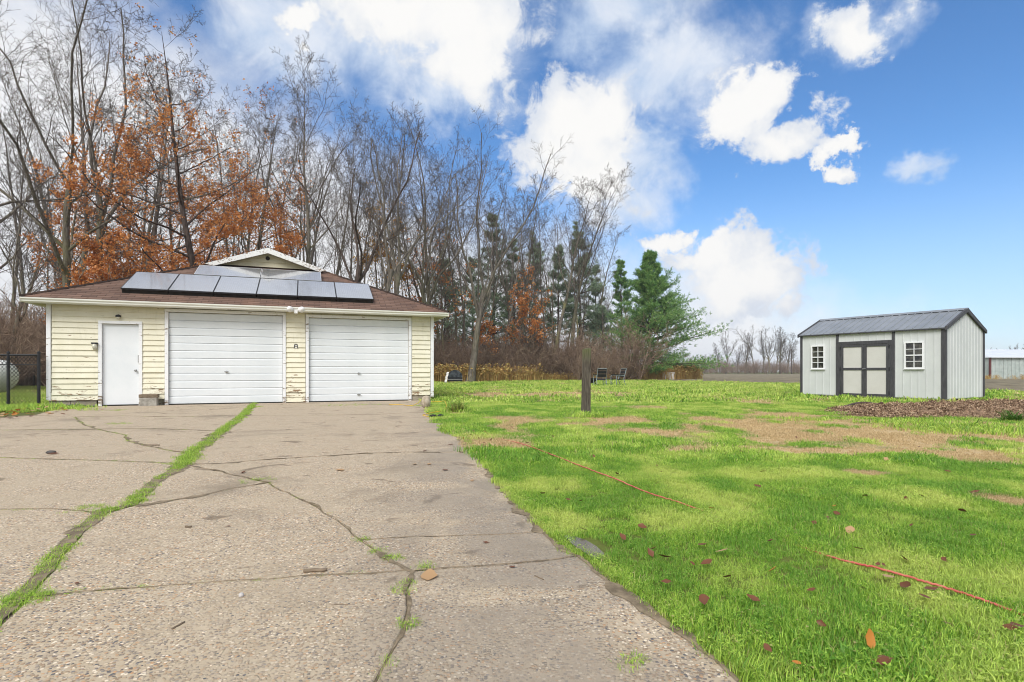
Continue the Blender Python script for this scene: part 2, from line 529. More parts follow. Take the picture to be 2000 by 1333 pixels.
class MB:
    def __init__(s):
        s.v = []; s.f = []

    def add(s, vs, fs):
        n = len(s.v)
        s.v += [tuple(p) for p in vs]
        s.f += [tuple(i + n for i in q) for q in fs]
        return s

    def box(s, x0, x1, y0, y1, z0, z1):
        return s.add([(x0, y0, z0), (x1, y0, z0), (x1, y1, z0), (x0, y1, z0), (x0, y0, z1), (x1, y0, z1), (x1, y1, z1), (x0, y1, z1)],
                     [(0, 3, 2, 1), (4, 5, 6, 7), (0, 1, 5, 4), (1, 2, 6, 5), (2, 3, 7, 6), (3, 0, 4, 7)])

    def extrude_x(s, prof, x0, x1):
        """closed (y, z) profile, extruded along x"""
        n = len(prof)
        vs = [(x0, y, z) for y, z in prof] + [(x1, y, z) for y, z in prof]
        fs = [(i, (i + 1) % n, n + (i + 1) % n, n + i) for i in range(n)]
        fs += [tuple(range(n))[::-1], tuple(range(n, 2 * n))]
        return s.add(vs, fs)

    def extrude_y(s, prof, y0, y1):
        n = len(prof)
        vs = [(x, y0, z) for x, z in prof] + [(x, y1, z) for x, z in prof]
        fs = [(i, (i + 1) % n, n + (i + 1) % n, n + i) for i in range(n)]
        fs += [tuple(range(n))[::-1], tuple(range(n, 2 * n))]
        return s.add(vs, fs)

    def tube(s, pts, r, sides=6, cap=True):
        pts = [Vector(p) for p in pts]
        if not hasattr(r, '__len__'):
            r = [r] * len(pts)
        vs, fs = [], []
        for i, p in enumerate(pts):
            t = (pts[min(i + 1, len(pts) - 1)] - pts[max(i - 1, 0)])
            t = t.normalized() if t.length > 1e-9 else Vector((0, 0, 1))
            ref = Vector((0, 0, 1)) if abs(t.z) < 0.9 else Vector((1, 0, 0))
            a = t.cross(ref).normalized(); b = t.cross(a)
            for k in range(sides):
                an = 2 * math.pi * k / sides
                vs.append(p + (a * math.cos(an) + b * math.sin(an)) * r[i])
        for i in range(len(pts) - 1):
            for k in range(sides):
                k2 = (k + 1) % sides
                fs.append((i * sides + k, i * sides + k2, (i + 1) * sides + k2, (i + 1) * sides + k))
        if cap:
            fs.append(tuple(range(sides))[::-1]); fs.append(tuple(range((len(pts) - 1) * sides, len(pts) * sides)))
        return s.add(vs, fs)

    def lathe(s, prof, sides=16, axis='z', c=(0, 0, 0)):
        vs, fs = [], []
        for (r, h) in prof:
            for k in range(sides):
                a = 2 * math.pi * k / sides
                p = (r * math.cos(a), r * math.sin(a), h)
                if axis == 'x': p = (p[2], p[0], p[1])
                if axis == 'y': p = (p[0], p[2], p[1])
                vs.append((p[0] + c[0], p[1] + c[1], p[2] + c[2]))
        for i in range(len(prof) - 1):
            for k in range(sides):
                k2 = (k + 1) % sides
                fs.append((i * sides + k, i * sides + k2, (i + 1) * sides + k2, (i + 1) * sides + k))
        fs.append(tuple(range(sides))[::-1]); fs.append(tuple(range((len(prof) - 1) * sides, len(prof) * sides)))
        return s.add(vs, fs)

    def build(s, name, mat, parent=None, smooth=False, bevel=0.0):
        me = bpy.data.meshes.new(name)
        me.from_pydata(s.v, [], s.f)
        bm = bmesh.new(); bm.from_mesh(me)
        bmesh.ops.recalc_face_normals(bm, faces=bm.faces)
        if bevel:
            bmesh.ops.bevel(bm, geom=list(bm.edges), offset=bevel, segments=1, affect='EDGES')
        bm.to_mesh(me); bm.free()
        return link(name, me, mat, parent, smooth)


def box(name, mat, parent, *b, bevel=0.0):
    return MB().box(*b).build(name, mat, parent, bevel=bevel)


# scatter: one object whose points carry instances (geometry nodes)
def proto_collection(name, meshes, mat):
    c = bpy.data.collections.new(name)
    for i, me in enumerate(meshes):
        if not me.materials:
            me.materials.append(mat)
        o = bpy.data.objects.new('%s_%02d' % (name, i), me)
        c.objects.link(o)
    return c


def scatter(name, pts, scl, rot, pick, coll, tint=None, shade=None, parent=None):
    n = len(pts)
    me = bpy.data.meshes.new(name)
    me.vertices.add(n)
    me.vertices.foreach_set('co', np.ascontiguousarray(pts, np.float32).ravel())
    def attr(nm, typ, val, key):
        a = me.attributes.new(nm, typ, 'POINT')
        a.data.foreach_set(key, np.ascontiguousarray(val).ravel())
    attr('scl', 'FLOAT', np.asarray(scl, np.float32), 'value')
    attr('rot', 'FLOAT_VECTOR', np.asarray(rot, np.float32), 'vector')
    attr('pick', 'INT', np.asarray(pick, np.int32), 'value')
    attr('tint', 'FLOAT', np.asarray(np.zeros(n) if tint is None else tint, np.float32), 'value')
    attr('shade', 'FLOAT', np.asarray(np.zeros(n) if shade is None else shade, np.float32), 'value')
    o = link(name, me, None, parent)
    gt = bpy.data.node_groups.new('scatter_' + name, 'GeometryNodeTree')
    gt.interface.new_socket('Geometry', in_out='INPUT', socket_type='NodeSocketGeometry')
    gt.interface.new_socket('Geometry', in_out='OUTPUT', socket_type='NodeSocketGeometry')
    t = NT(gt)
    gi = t.n('NodeGroupInput'); go = t.n('NodeGroupOutput')
    ci = t.n('GeometryNodeCollectionInfo', {0: coll, 1: True, 2: True})
    def na(nm, typ):
        nd = t.n('GeometryNodeInputNamedAttribute', data_type=typ)
        nd.inputs[0].default_value = nm
        return nd.outputs[0]
    e2r = t.n('FunctionNodeEulerToRotation', {0: na('rot', 'FLOAT_VECTOR')})
    ip = t.n('GeometryNodeInstanceOnPoints', {'Points': gi.outputs[0], 'Instance': ci.outputs[0], 'Pick Instance': True,
                                              'Instance Index': na('pick', 'INT'), 'Rotation': e2r.outputs[0], 'Scale': na('scl', 'FLOAT')})
    gt.links.new(ip.outputs[0], go.inputs[0])
    md = o.modifiers.new('scatter', 'NODES')
    md.node_group = gt
    return o


# ------------------------------------------------------------------ ground, lawn, field, woodland floor
def sheet(name, poly, z, mat):
    me = bpy.data.meshes.new(name)
    me.from_pydata([(x, y, z) for x, y in poly], [], [tuple(range(len(poly)))])
    return tag(link(name, me, mat), kind='structure')


sheet('ground', [(-900, -300), (900, -300), (900, 1300), (-900, 1300)], -0.035, M_GROUND)

EDGE = [Fp(9.15)[:2]] + [G(*p)[:2] for p in [(840, 806), (852, 816), (890, 850), (925, 884), (940, 895), (985, 950), (1010, 985), (1062, 1040),
        (1100, 1078), (1130, 1088), (1178, 1125), (1250, 1180), (1320, 1235), (1400, 1290), (1450, 1333), (1580, 1430), (1900, 1680), (2250, 1980)]]
ey = np.array([p[1] for p in EDGE])[::-1]; ex = np.array([p[0] for p in EDGE])[::-1]


def edge_x(y):
    y = np.asarray(y, float)
    e = np.interp(y, ey, ex)
    return np.where(y > 16.3, -2.3 - (y - 16.3) * 0.37, e)


DEAD = [(1215, 827, 75, 9), (1330, 845, 95, 9), (1480, 833, 115, 18), (1560, 818, 80, 12), (1720, 856, 260, 14), (1650, 880, 130, 7),
        (1920, 897, 80, 13), (1900, 850, 120, 10), (1985, 985, 45, 14), (1000, 773, 120, 4), (1380, 878, 80, 6), (1690, 925, 35, 5),
        (1130, 770, 70, 3), (1800, 835, 200, 8), (1640, 845, 100, 10), (930, 868, 22, 7), (905, 850, 15, 6)]
DEADG = []
for (px, py, rx, ry) in DEAD:
    x, y, _ = G(px, py)
    y0 = G(px, py + ry)[1]; y1 = G(px, py - ry)[1]
    DEADG.append((x, y, rx / F * y, (y1 - y0) / 2))


def dead_mask(x, y):
    m = np.zeros_like(x)
    nz = fbm(x * 2.6, y * 1.9, 11, 5) - 0.5
    for (cx, cy, rx, ry) in DEADG:
        q = 1.4 - np.sqrt(((x - cx) / rx) ** 2 + ((y - cy) / ry) ** 2) + nz * 3.4
        m = np.maximum(m, np.clip(q * 1.7, 0, 1))
    sprinkle = np.clip((fbm(x * 0.9, y * 0.7, 23, 4) - 0.62) * 6, 0, 0.8)
    return np.maximum(m, sprinkle * (y > 6))


def lawn_z(x, y):
    return 0.004 + 0.03 * (fbm(x * 0.5, y * 0.5, 3, 3) - 0.5)


ys = np.concatenate([np.arange(-4, 16, 0.14), np.arange(16, 60, 0.5)])
tt = np.linspace(0, 1, 110) ** 1.5
XX = edge_x(ys)[:, None] + tt[None, :] * (34.0 - edge_x(ys)[:, None]) + 0.05 * (fbm(ys * 3, ys * 0, 5)[:, None] - 0.5) * (tt[None, :] == 0)
YY = np.repeat(ys[:, None], len(tt), 1)
ZZ = lawn_z(XX, YY); ZZ[:, 0] = -0.03
nr, nc = XX.shape
ii = (np.arange(nr - 1)[:, None] * nc + np.arange(nc - 1)[None, :]).ravel()
me = fast_mesh('lawn', np.stack([XX, YY, ZZ], -1).reshape(-1, 3), np.stack([ii, ii + 1, ii + nc + 1, ii + nc], 1))
a = me.attributes.new('dead', 'FLOAT', 'POINT')
a.data.foreach_set('value', dead_mask(XX.ravel(), YY.ravel()).astype(np.float32))
tag(link('lawn', me, M_LAWN, smooth=True), kind='structure')

FB = [(-4.0, 70.0), (10.0, 52.0), (14.2, 44.0), (18.4, 36.0), (19.6, 28.0), (20.5, 22.6), (24.0, 17.0), (40.0, 4.0)]   # lawn / field boundary
fy = np.array([p[1] for p in FB])[::-1]; fx = np.array([p[0] for p in FB])[::-1]
yf = np.concatenate([np.arange(4, 70, 0.45), np.arange(70, 150, 2.0)])
tf = np.linspace(0, 1, 130) ** 2.2
X2 = np.interp(yf, fy, fx)[:, None] + tf[None, :] * 230
X2[:, 0] += 1.2 * (fbm(yf * 0.6, yf * 0, 9) - 0.5)
Y2 = np.repeat(yf[:, None], len(tf), 1)
Z2 = 0.035 + 0.09 * fbm(X2 * 1.1, Y2 * 1.4, 31, 4) - 0.03
Z2[:, 0] = -0.03
nr, nc = X2.shape
ii = (np.arange(nr - 1)[:, None] * nc + np.arange(nc - 1)[None, :]).ravel()
me = fast_mesh('field', np.stack([X2, Y2, Z2], -1).reshape(-1, 3), np.stack([ii, ii + 1, ii + nc + 1, ii + nc], 1))
tag(link('field', me, M_FIELD), kind='structure')

WOOD = [(-40, 20), (-13, 22.5), (-6.5, 40.5), (-3, 43), (2, 46), (8, 50), (16.5, 54), (19, 58), (14, 75), (8, 90), (-60, 95), (-70, 30)]
sheet('woodland_floor', WOOD, 0.024, M_WOODFLOOR)

# ------------------------------------------------------------------ driveway of broken slabs
M_ = [Fp(4.5, 0.0)] + [G(*p) for p in [(476, 812), (435, 842), (400, 868), (375, 885), (357, 909), (332, 924), (300, 944), (256, 988), (200, 1002),
      (165, 1030), (110, 1085), (62, 1148), (42, 1170), (-12, 1215), (-120, 1310), (-330, 1500), (-800, 1950)]]
E_ = [(x, y, 0) for x, y in EDGE]
g = lambda L: [G(*p) for p in L]
C1 = g([(560, 812), (700, 811)]); C2 = g([(430, 906), (500, 900), (560, 896), (690, 888), (800, 884)])
C3a = g([(430, 922), (480, 934)]); C3J = g([(522, 944)]); C3b = g([(562, 963), (620, 995), (665, 1026)]); C3K = g([(705, 1055)])
C3c = g([(740, 1081), (770, 1098)]); CJ = g([(810, 1116)])
C4 = g([(330, 979), (400, 967), (455, 956)]); C7 = g([(840, 1050), (960, 1046)])
C5a = g([(150, 1159), (235, 1150), (320, 1147), (420, 1140), (520, 1133), (620, 1125), (720, 1121)]); C5b = g([(870, 1112), (960, 1107), (1060, 1098)])
C6 = g([(791, 1150), (794, 1190), (786, 1230), (768, 1265), (750, 1300), (728, 1338), (690, 1400), (640, 1500), (520, 1950)])
LL1 = g([(145, 815)]); L1 = g([(240, 813), (340, 815)]); LJ = g([(190, 839)]); L2l = g([(-420, 842), (-150, 842), (0, 841)]); L2r = g([(300, 838)])
L3a = g([(163, 829)]); L3b = g([(245, 850), (252, 862), (292, 872), (340, 882)])
L4 = g([(-420, 890), (-100, 893), (0, 895), (100, 898), (200, 900), (290, 903)]); L5 = g([(-420, 1003), (-100, 999), (0, 997), (100, 995)])
ML = [(p[0] - 0.032, p[1], 0) for p in M_]; MR = [(p[0] + 0.032, p[1], 0) for p in M_]
rv = lambda L: L[::-1]
SLABS = [
    [MR[0], Fp(5.5), Fp(7), Fp(8.3), E_[0], E_[1]] + rv(C1) + [MR[1]],
    [MR[1]] + C1 + [E_[1], E_[2], E_[3], E_[4]] + rv(C2) + rv(MR[2:6]),
    [MR[5]] + C2 + E_[4:9] + rv(C7) + C3K + rv(C3b) + C3J + rv(C3a),
    [MR[5]] + C3a + C3J + rv(C4) + rv(MR[6:9]),
    [MR[8]] + C4 + C3J + C3b + C3K + C3c + CJ + rv(C5a) + rv(MR[9:14]),
    C3K + C7 + E_[8:11] + rv(C5b) + CJ + rv(C3c),
    [MR[13]] + C5a + CJ + C6 + rv(MR[14:]),
    CJ + C5b + E_[10:] + rv(C6),
    [Fp(0.35), Fp(1.5), Fp(3), ML[0], ML[1]] + rv(L1) + LL1 + g([(70, 811)]),
    g([(-420, 832), (-150, 826), (0, 817), (70, 812)]) + LL1 + L3a + LJ + rv(L2l),
    LL1 + L1 + [ML[1], ML[2]] + rv(L2r) + LJ + rv(L3a),
    L2l + LJ + L3b + ML[4:6] + rv(L4),
    LJ + L2r + ML[2:5] + rv(L3b),
    L4 + ML[5:10] + rv(L5),
    L5 + ML[9:] + [(-6.0, 0.75, 0), (-6.5, 3.0, 0)],
    [(-6.0, 0.74, 0), (1.55, 0.74, 0), (2.4, -4, 0), (-6.0, -4, 0)],
]


def slab_mesh(poly, inset, thick, k):
    P = []
    n = len(poly)
    for i in range(n):
        a = np.array(poly[i][:2]); b = np.array(poly[(i + 1) % n][:2])
        m = max(1, int(np.linalg.norm(b - a) / 0.09))
        for j in range(m):
            P.append(a + (b - a) * j / m)
    P = np.array(P)
    wob = np.stack([fbm(P[:, 0] * 4, P[:, 1] * 4, 41, 4) - 0.5, fbm(P[:, 0] * 4, P[:, 1] * 4, 47, 4) - 0.5], 1) * 0.07
    far = np.clip(P[:, 1:2] / 4, 0.35, 1.2)
    P = P + wob * far
    area = 0.5 * np.sum(P[:, 0] * np.roll(P[:, 1], -1) - np.roll(P[:, 0], -1) * P[:, 1])
    if area < 0:
        P = P[::-1]
    d = np.roll(P, -1, 0) - np.roll(P, 1, 0)
    d /= np.linalg.norm(d, axis=1)[:, None] + 1e-9
    nrm = np.stack([-d[:, 1], d[:, 0]], 1)
    chip = 0.5 + 1.2 * fbm(P[:, 0] * 9, P[:, 1] * 9, 53 + k, 3)
    inset = 0.005 * np.clip(P[:, 1] / 4.0, 0.75, 2.0)
    P2 = P + nrm * (inset * chip)[:, None]
    P3 = P2 + nrm * 0.004
    bm = bmesh.new()
    tilt = (random.uniform(-1, 1) * 0.0002, random.uniform(-1, 1) * 0.0002, random.uniform(0.001, 0.003))
    c = P.mean(0)
    zt = lambda p: tilt[2] + (p[0] - c[0]) * tilt[0] + (p[1] - c[1]) * tilt[1]
    top = [bm.verts.new((p[0], p[1], zt(p))) for p in P3]
    mid = [bm.verts.new((p[0], p[1], zt(p) - 0.003)) for p in P2]
    bot = [bm.verts.new((p[0], p[1], -thick)) for p in P2]
    n = len(top)
    for i in range(n):
        j = (i + 1) % n
        bm.faces.new((mid[i], mid[j], top[j], top[i]))
        bm.faces.new((bot[i], bot[j], mid[j], mid[i]))
    fc = bm.faces.new(top)
    bmesh.ops.triangulate(bm, faces=[fc])
    bmesh.ops.recalc_face_normals(bm, faces=bm.faces)
    me = bpy.data.meshes.new('slab')
    bm.to_mesh(me); bm.free()
    return me


DRV = [(-7, -4), (2.6, -4)] + [(x + 0.03, y) for x, y in EDGE[::-1]] + [Fp(0.3)[:2], G(70, 810)[:2], G(0, 815)[:2], G(-420, 830)[:2]]
drive = sheet('driveway', DRV, -0.003, M_SOIL)
for k, p in enumerate(SLABS):
    link('slab', slab_mesh(p, 0.009, 0.08, k), M_SLAB, drive)



def soil_ribbon(pts, w0, w1, seed):
    P = []
    for a, b_ in zip(pts[:-1], pts[1:]):
        a = np.array(a[:2]); b_ = np.array(b_[:2]); n = max(2, int(np.linalg.norm(b_ - a) / 0.03))
        P += [a + (b_ - a) * k / n for k in range(n)]
    P = np.array(P + [np.array(pts[-1][:2])])
    far = np.clip(P[:, 1:2] / 4, 0.35, 1.2)
    P = P + np.stack([fbm(P[:, 0] * 4, P[:, 1] * 4, 41, 4) - 0.5, fbm(P[:, 0] * 4, P[:, 1] * 4, 47, 4) - 0.5], 1) * 0.07 * far
    d = np.gradient(P, axis=0); d /= np.linalg.norm(d, axis=1)[:, None] + 1e-9
    nr_ = np.stack([-d[:, 1], d[:, 0]], 1)
    def wid(sd2):
        q = fbm(P[:, 0] * 5, P[:, 1] * 5, sd2, 5)
        return (w0 + (w1 - w0) * np.clip((q - 0.46) * 4, 0, 1) ** 2 + 0.014 * (fbm(P[:, 0] * 30, P[:, 1] * 30, sd2, 2) - 0.5)) * np.clip(P[:, 1] / 3.5, 0.6, 1.8)
    L = P + nr_ * np.maximum(wid(seed), 0.0006)[:, None]; Rr = P - nr_ * np.maximum(wid(seed + 9), 0.0006)[:, None]
    n = len(P)
    V = np.concatenate([np.c_[L, np.full(n, 0.0042)], np.c_[P, np.full(n, 0.007)], np.c_[Rr, np.full(n, 0.0042)]])
    i = np.arange(n - 1)
    Fq = np.concatenate([np.stack([i, i + n, i + n + 1, i + 1], 1), np.stack([i + n, i + 2 * n, i + 2 * n + 1, i + n + 1], 1)])
    tag(link('joint_soil', fast_mesh('joint_soil', V, Fq), M_SOIL, drive), kind='stuff')


for k, (ch, w0, w1) in enumerate([([MR[13]] + C5a + CJ, -0.003, 0.035), (CJ + C5b + [E_[10]], -0.003, 0.015), ([MR[5]] + C3a + C3J, -0.003, 0.03), (C3J + C3b + C3K + C3c + CJ, -0.003, 0.028), ([MR[8]] + C4 + C3J, -0.003, 0.045),
                                  (CJ + C6, -0.001, 0.032), (L4 + [ML[5]], -0.003, 0.02), (L5 + [ML[9]], -0.001, 0.03), (L2l + LJ + L2r + [ML[2]], -0.001, 0.02), (LL1 + L1 + [ML[1]], -0.001, 0.025), (LL1 + L3a + LJ + L3b + [ML[4]], -0.001, 0.03),
                                  ([MR[5]] + C2 + [E_[4]], -0.003, 0.03), ([MR[1]] + C1 + [E_[1]], -0.003, 0.015), (C3K + C7 + [E_[8]], -0.003, 0.012), (M_, 0.036, 0.07),
                                  ([(x - 0.01, y, 0) for x, y, z in E_[1:-3]], 0.012, 0.08)]):
    soil_ribbon(ch, w0, w1, 200 + k * 3)

# ------------------------------------------------------------------ garage
gar = empty('garage', Fp(0), GROT)
tag(gar, 'cream clapboard garage with two white overhead doors and brown shingled hip roof', 'garage')
GDEP = 9.2
wall = MB().box(0.02, GW - 0.02, 0.16, GDEP, 0.0, 2.47)
PD = (1.10, 1.87, 2.03); D1 = (2.51, 5.2, 2.375); D2 = (5.865, 8.61, 2.345)
for (u0, u1, z0) in ((0.02, PD[0], 0.15), (PD[1], D1[0], 0.15), (D1[1], D2[0], 0.03), (D2[1], GW - 0.02, 0.1)):
    wall.box(u0, u1, 0.022, 0.17, z0, 2.465)
for (u0, u1, z0) in ((PD[0], PD[1], PD[2]), (D1[0], D1[1], D1[2]), (D2[0], D2[1], D2[2])):
    wall.box(u0 + 0.001, u1 - 0.001, 0.024, 0.17, z0, 2.464)
wallo = wall.build('wall', M_CREAM, gar)
rows = 17; rh = (2.462 - 0.155) / rows


def clap(u0, u1, z0, z1, lean=0.0):
    mb = MB()
    mb.extrude_x([(0.020, z0), (-0.016 + lean, z0), (0.010 + lean * 0.5, z1 + 0.012), (0.020, z1 + 0.012)], u0, u1)
    mb.build('clapboard', M_CREAM, wallo)


for i in range(rows):
    z0 = 0.155 + i * rh; z1 = z0 + rh
    ln_ = lambda: random.uniform(-0.004, 0.003) - (0.012 * random.random() if i in (1, 2, 4, 5) else 0)
    if z1 > 2.10 + 0.02:
        clap(0.092, 2.425, z0, z1, ln_())
    else:
        clap(0.092 - (0.06 if i == 0 else 0), 1.015, z0, z1, ln_() - (0.012 if i == 0 else 0)); clap(1.94, 2.425, z0, z1, ln_())
    clap(5.285, 5.775, z0, z1, ln_()); clap(8.70, 9.245, z0, z1, ln_())
clap(5.285, 5.775, 0.02, 0.155)
for (u0, u1) in ((0.03, 0.45), (0.46, 0.98), (8.72, 9.28)):
    box('foundation_block', M_BLOCK, gar, u0, u1, 0.008, 0.2, -0.05, 0.148 if u0 < 5 else 0.15)
for u0 in (-0.012, GW - 0.078):
    box('corner_board', M_WHITE, gar, u0, u0 + 0.09, -0.028, 0.08, 0.17 if u0 < 0 else 0.1, 2.468, bevel=0.004)


def door_frame(d, wdt, side_bottom=0.0):
    u0, u1, z1 = d
    for (a, b_) in ((u0 - wdt, u0), (u1, u1 + wdt)):
        box('jamb', M_WHITE, gar, a, b_, -0.03, 0.15, side_bottom, z1 + 0.002, bevel=0.003)
    box('header', M_WHITE, gar, u0 - wdt, u1 + wdt, -0.034, 0.15, z1 + 0.003, z1 + wdt - 0.002, bevel=0.003)


door_frame(PD, 0.075); door_frame(D1, 0.078); door_frame(D2, 0.08)
dr = box('door', M_DOOR, gar, PD[0] + 0.004, PD[1] - 0.004, 0.035, 0.08, 0.03, PD[2] - 0.006, bevel=0.003)
MB().lathe([(0.012, 0.03), (0.012, 0.0), (0.03, -0.005), (0.034, -0.025), (0.022, -0.04), (0.004, -0.043)], 12, 'y', (1.80, 0.01, 0.88)).build('knob', M_STEEL, dr, True)
box('latch_guard', M_STEEL, dr, 1.842, 1.864, 0.012, 0.034, 1.08, 1.26)
box('threshold', M_DARK, gar, PD[0] + 0.001, PD[1] - 0.001, 0.0, 0.12, -0.01, 0.028)


def garage_door(d, handles):
    u0, u1, z1 = d
    root = box('garage_door', M_GDOOR, gar, u0 + 0.005, u1 - 0.005, 0.075, 0.11, 0.015, z1 - 0.01)
    n = 12; ph = (z1 - 0.03) / n
    prof = [(0.074, 0.0), (0.054, 0.002), (0.046, 0.008), (0.044, ph - 0.034), (0.049, ph - 0.016), (0.060, ph - 0.003), (0.074, ph - 0.002)]
    me = None
    for i in range(n):
        if me is None:
            o = MB().extrude_x(prof, u0 + 0.008, u1 - 0.008).build('panel', M_GDOOR, root)
            me = o.data
        else:
            o = link('panel', me, M_GDOOR, root)
        o.location = (random.uniform(-0.001, 0.001), random.uniform(-0.003, 0.002), 0.022 + i * ph)
        o.rotation_euler = (random.uniform(-0.012, 0.012), 0, 0)
    box('bottom_seal', M_DARK, root, u0 + 0.01, u1 - 0.01, 0.05, 0.074, -0.004, 0.021)
    for (hu, hz) in handles:
        m = MB().lathe([(0.028, 0.0), (0.03, -0.008), (0.012, -0.012), (0.01, -0.03)], 12, 'y', (hu, 0.046, hz))
        m.box(hu - 0.05, hu + 0.05, 0.008, 0.02, hz - 0.012, hz + 0.012)
        m.build('handle', M_STEEL, root)


garage_door(D1, [(3.83, 0.845)])
garage_door(D2, [(7.2, 0.80), (7.2, 0.2)])

# eaves
OV = 0.35
EZ = 2.575
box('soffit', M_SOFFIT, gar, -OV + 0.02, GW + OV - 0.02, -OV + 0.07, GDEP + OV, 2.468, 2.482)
fa = MB().box(-OV + 0.03, GW + OV - 0.03, -OV + 0.075, -OV + 0.10, 2.45, 2.57)
fa.box(-OV + 0.02, -OV + 0.045, -OV + 0.10, GDEP + OV, 2.45, 2.57)
fa.box(GW + OV - 0.045, GW + OV - 0.02, -OV + 0.10, GDEP + OV, 2.45, 2.57)
fa.build('fascia', M_WHITE, gar)
gp = [(-OV + 0.074, 2.462), (-OV + 0.01, 2.462), (-OV - 0.02, 2.485), (-OV - 0.022, 2.515), (-OV - 0.05, 2.54), (-OV - 0.055, 2.572), (-OV - 0.048, 2.572),
      (-OV - 0.044, 2.545), (-OV - 0.012, 2.52), (-OV - 0.01, 2.49), (-OV + 0.012, 2.47), (-OV + 0.066, 2.47), (-OV + 0.066, 2.56), (-OV + 0.074, 2.56)]
gut = MB().extrude_x(gp, -OV - 0.02, GW + OV + 0.02)
for u0 in (-OV - 0.024, GW + OV + 0.018):
    gut.box(u0, u0 + 0.006, -OV - 0.05, -OV + 0.07, 2.464, 2.57)
gut.build('gutter', M_GUTTER, gar)

# roof: stepped shingle courses on every slope
SL = 0.46; TT = 3.4
roof = MB()
uvs = []


def slope(corner_a, corner_b, inward, run, la, lb, slope_, z0, step=0.128):
    """courses between the eave a-b and run metres inward; the ends close in by la and lb per metre"""
    a = Vector(corner_a); b = Vector(corner_b); e = (b - a).normalized(); iw = Vector(inward)
    n = max(1, int(run / step)); st = run / n
    for i in range(n):
        r0, r1 = i * st, (i + 1) * st + 0.01
        lift = 0.011
        def pt(side, r, dz):
            base = (a + e * la * r) if side == 0 else (b - e * lb * r)
            p = base + iw * r
            return (p.x, p.y, z0 + slope_ * r + dz)
        vs = [pt(0, r0, lift), pt(1, r0, lift), pt(1, r1, 0.0), pt(0, r1, 0.0), pt(0, r0, -0.02), pt(1, r0, -0.02)]
        roof.add(vs, [(0, 1, 2, 3), (4, 5, 1, 0)])


x0, x1, y0, y1 = -OV - 0.02, GW + OV + 0.02, -OV - 0.02, GDEP + OV
zr = EZ + 0.01
slope((x0, y0, 0), (x1, y0, 0), (0, 1, 0), TT, 1, 1, SL, zr)
slope((x1, y0, 0), (x1, y1, 0), (-1, 0, 0), TT, 1, 1, SL, zr)
slope((x0, y1, 0), (x0, y0, 0), (1, 0, 0), TT, 1, 1, SL, zr)
slope((x1, y1, 0), (x0, y1, 0), (0, -1, 0), TT, 1, 1, SL, zr)
RU0, RU1, RV0, RV1, RZ = x0 + TT, x1 - TT, y0 + TT, y1 - TT, zr + SL * TT
UC = (RU0 + RU1) / 2; HWD = (RU1 - RU0) / 2
GSL = 0.36; AZ_ = RZ + GSL * HWD
slope((RU1, RV0 - 0.3, 0), (RU1, RV1 + 0.3, 0), (-1, 0, 0), HWD, 0, 0, GSL, RZ + 0.008)
slope((RU0, RV1 + 0.3, 0), (RU0, RV0 - 0.3, 0), (1, 0, 0), HWD, 0, 0, GSL, RZ + 0.008)
roofo = roof.build('roof', M_ROOF, gar)
me = roofo.data
uvl = me.uv_layers.new(name='UVMap')
co = np.array([v.co for v in me.vertices])
for p in me.polygons:
    nx_, ny_ = p.normal.x, p.normal.y
    for li in p.loop_indices:
        c = co[me.loops[li].vertex_index]
        uvl.data[li].uv = (c[0], c[1] * 1.09) if abs(ny_) > abs(nx_) else (c[1], c[0] * 1.09)
hip = MB()
for (a, b) in (((x0, y0, zr), (RU0, RV0, RZ)), ((x1, y0, zr), (RU1, RV0, RZ)), ((x0, y1, zr), (RU0, RV1, RZ)), ((x1, y1, zr), (RU1, RV1, RZ))):
    for i in range(18):
        p = Vector(a).lerp(Vector(b), i / 18); q = Vector(a).lerp(Vector(b), (i + 1.15) / 18)
        hip.tube([p + Vector((0, 0, 0.008)), q + Vector((0, 0, 0.0))], [0.045, 0.038], 6)
hip.tube([(UC, RV0 - 0.3, AZ_ + 0.01), (UC, RV1 + 0.3, AZ_ + 0.01)], 0.045, 6)
hip.build('ridge_cap', M_ROOF, roofo)
# front gablet
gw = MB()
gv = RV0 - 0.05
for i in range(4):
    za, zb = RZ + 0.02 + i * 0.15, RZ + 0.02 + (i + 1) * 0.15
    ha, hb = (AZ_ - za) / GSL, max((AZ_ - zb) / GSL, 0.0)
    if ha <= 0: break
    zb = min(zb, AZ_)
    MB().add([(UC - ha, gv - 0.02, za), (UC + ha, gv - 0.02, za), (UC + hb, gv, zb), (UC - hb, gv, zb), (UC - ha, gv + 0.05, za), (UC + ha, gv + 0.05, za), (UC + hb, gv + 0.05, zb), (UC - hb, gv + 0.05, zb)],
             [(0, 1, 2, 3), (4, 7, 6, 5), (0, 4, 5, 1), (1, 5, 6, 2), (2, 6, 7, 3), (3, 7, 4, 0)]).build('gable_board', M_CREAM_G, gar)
for s in (-1, 1):
    e0 = (UC + s * (HWD + 0.12), RZ - 0.045); e1 = (UC, AZ_ + 0.0)
    ra = MB()
    wv = 0.17
    ra.add([(e0[0], RV0 - 0.33, e0[1] + 0.02), (e1[0], RV0 - 0.33, e1[1]), (e1[0], RV0 - 0.33, e1[1] - wv), (e0[0] - s * 0.25, RV0 - 0.33, e0[1] - 0.03),
            (e0[0], RV0 - 0.30, e0[1] + 0.02), (e1[0], RV0 - 0.30, e1[1]), (e1[0], RV0 - 0.30, e1[1] - wv), (e0[0] - s * 0.25, RV0 - 0.30, e0[1] - 0.03)],
           [(0, 1, 2, 3), (4, 7, 6, 5), (0, 4, 5, 1), (1, 5, 6, 2), (2, 6, 7, 3), (3, 7, 4, 0)])
    ra.build('rake_board', M_PEEL, gar)
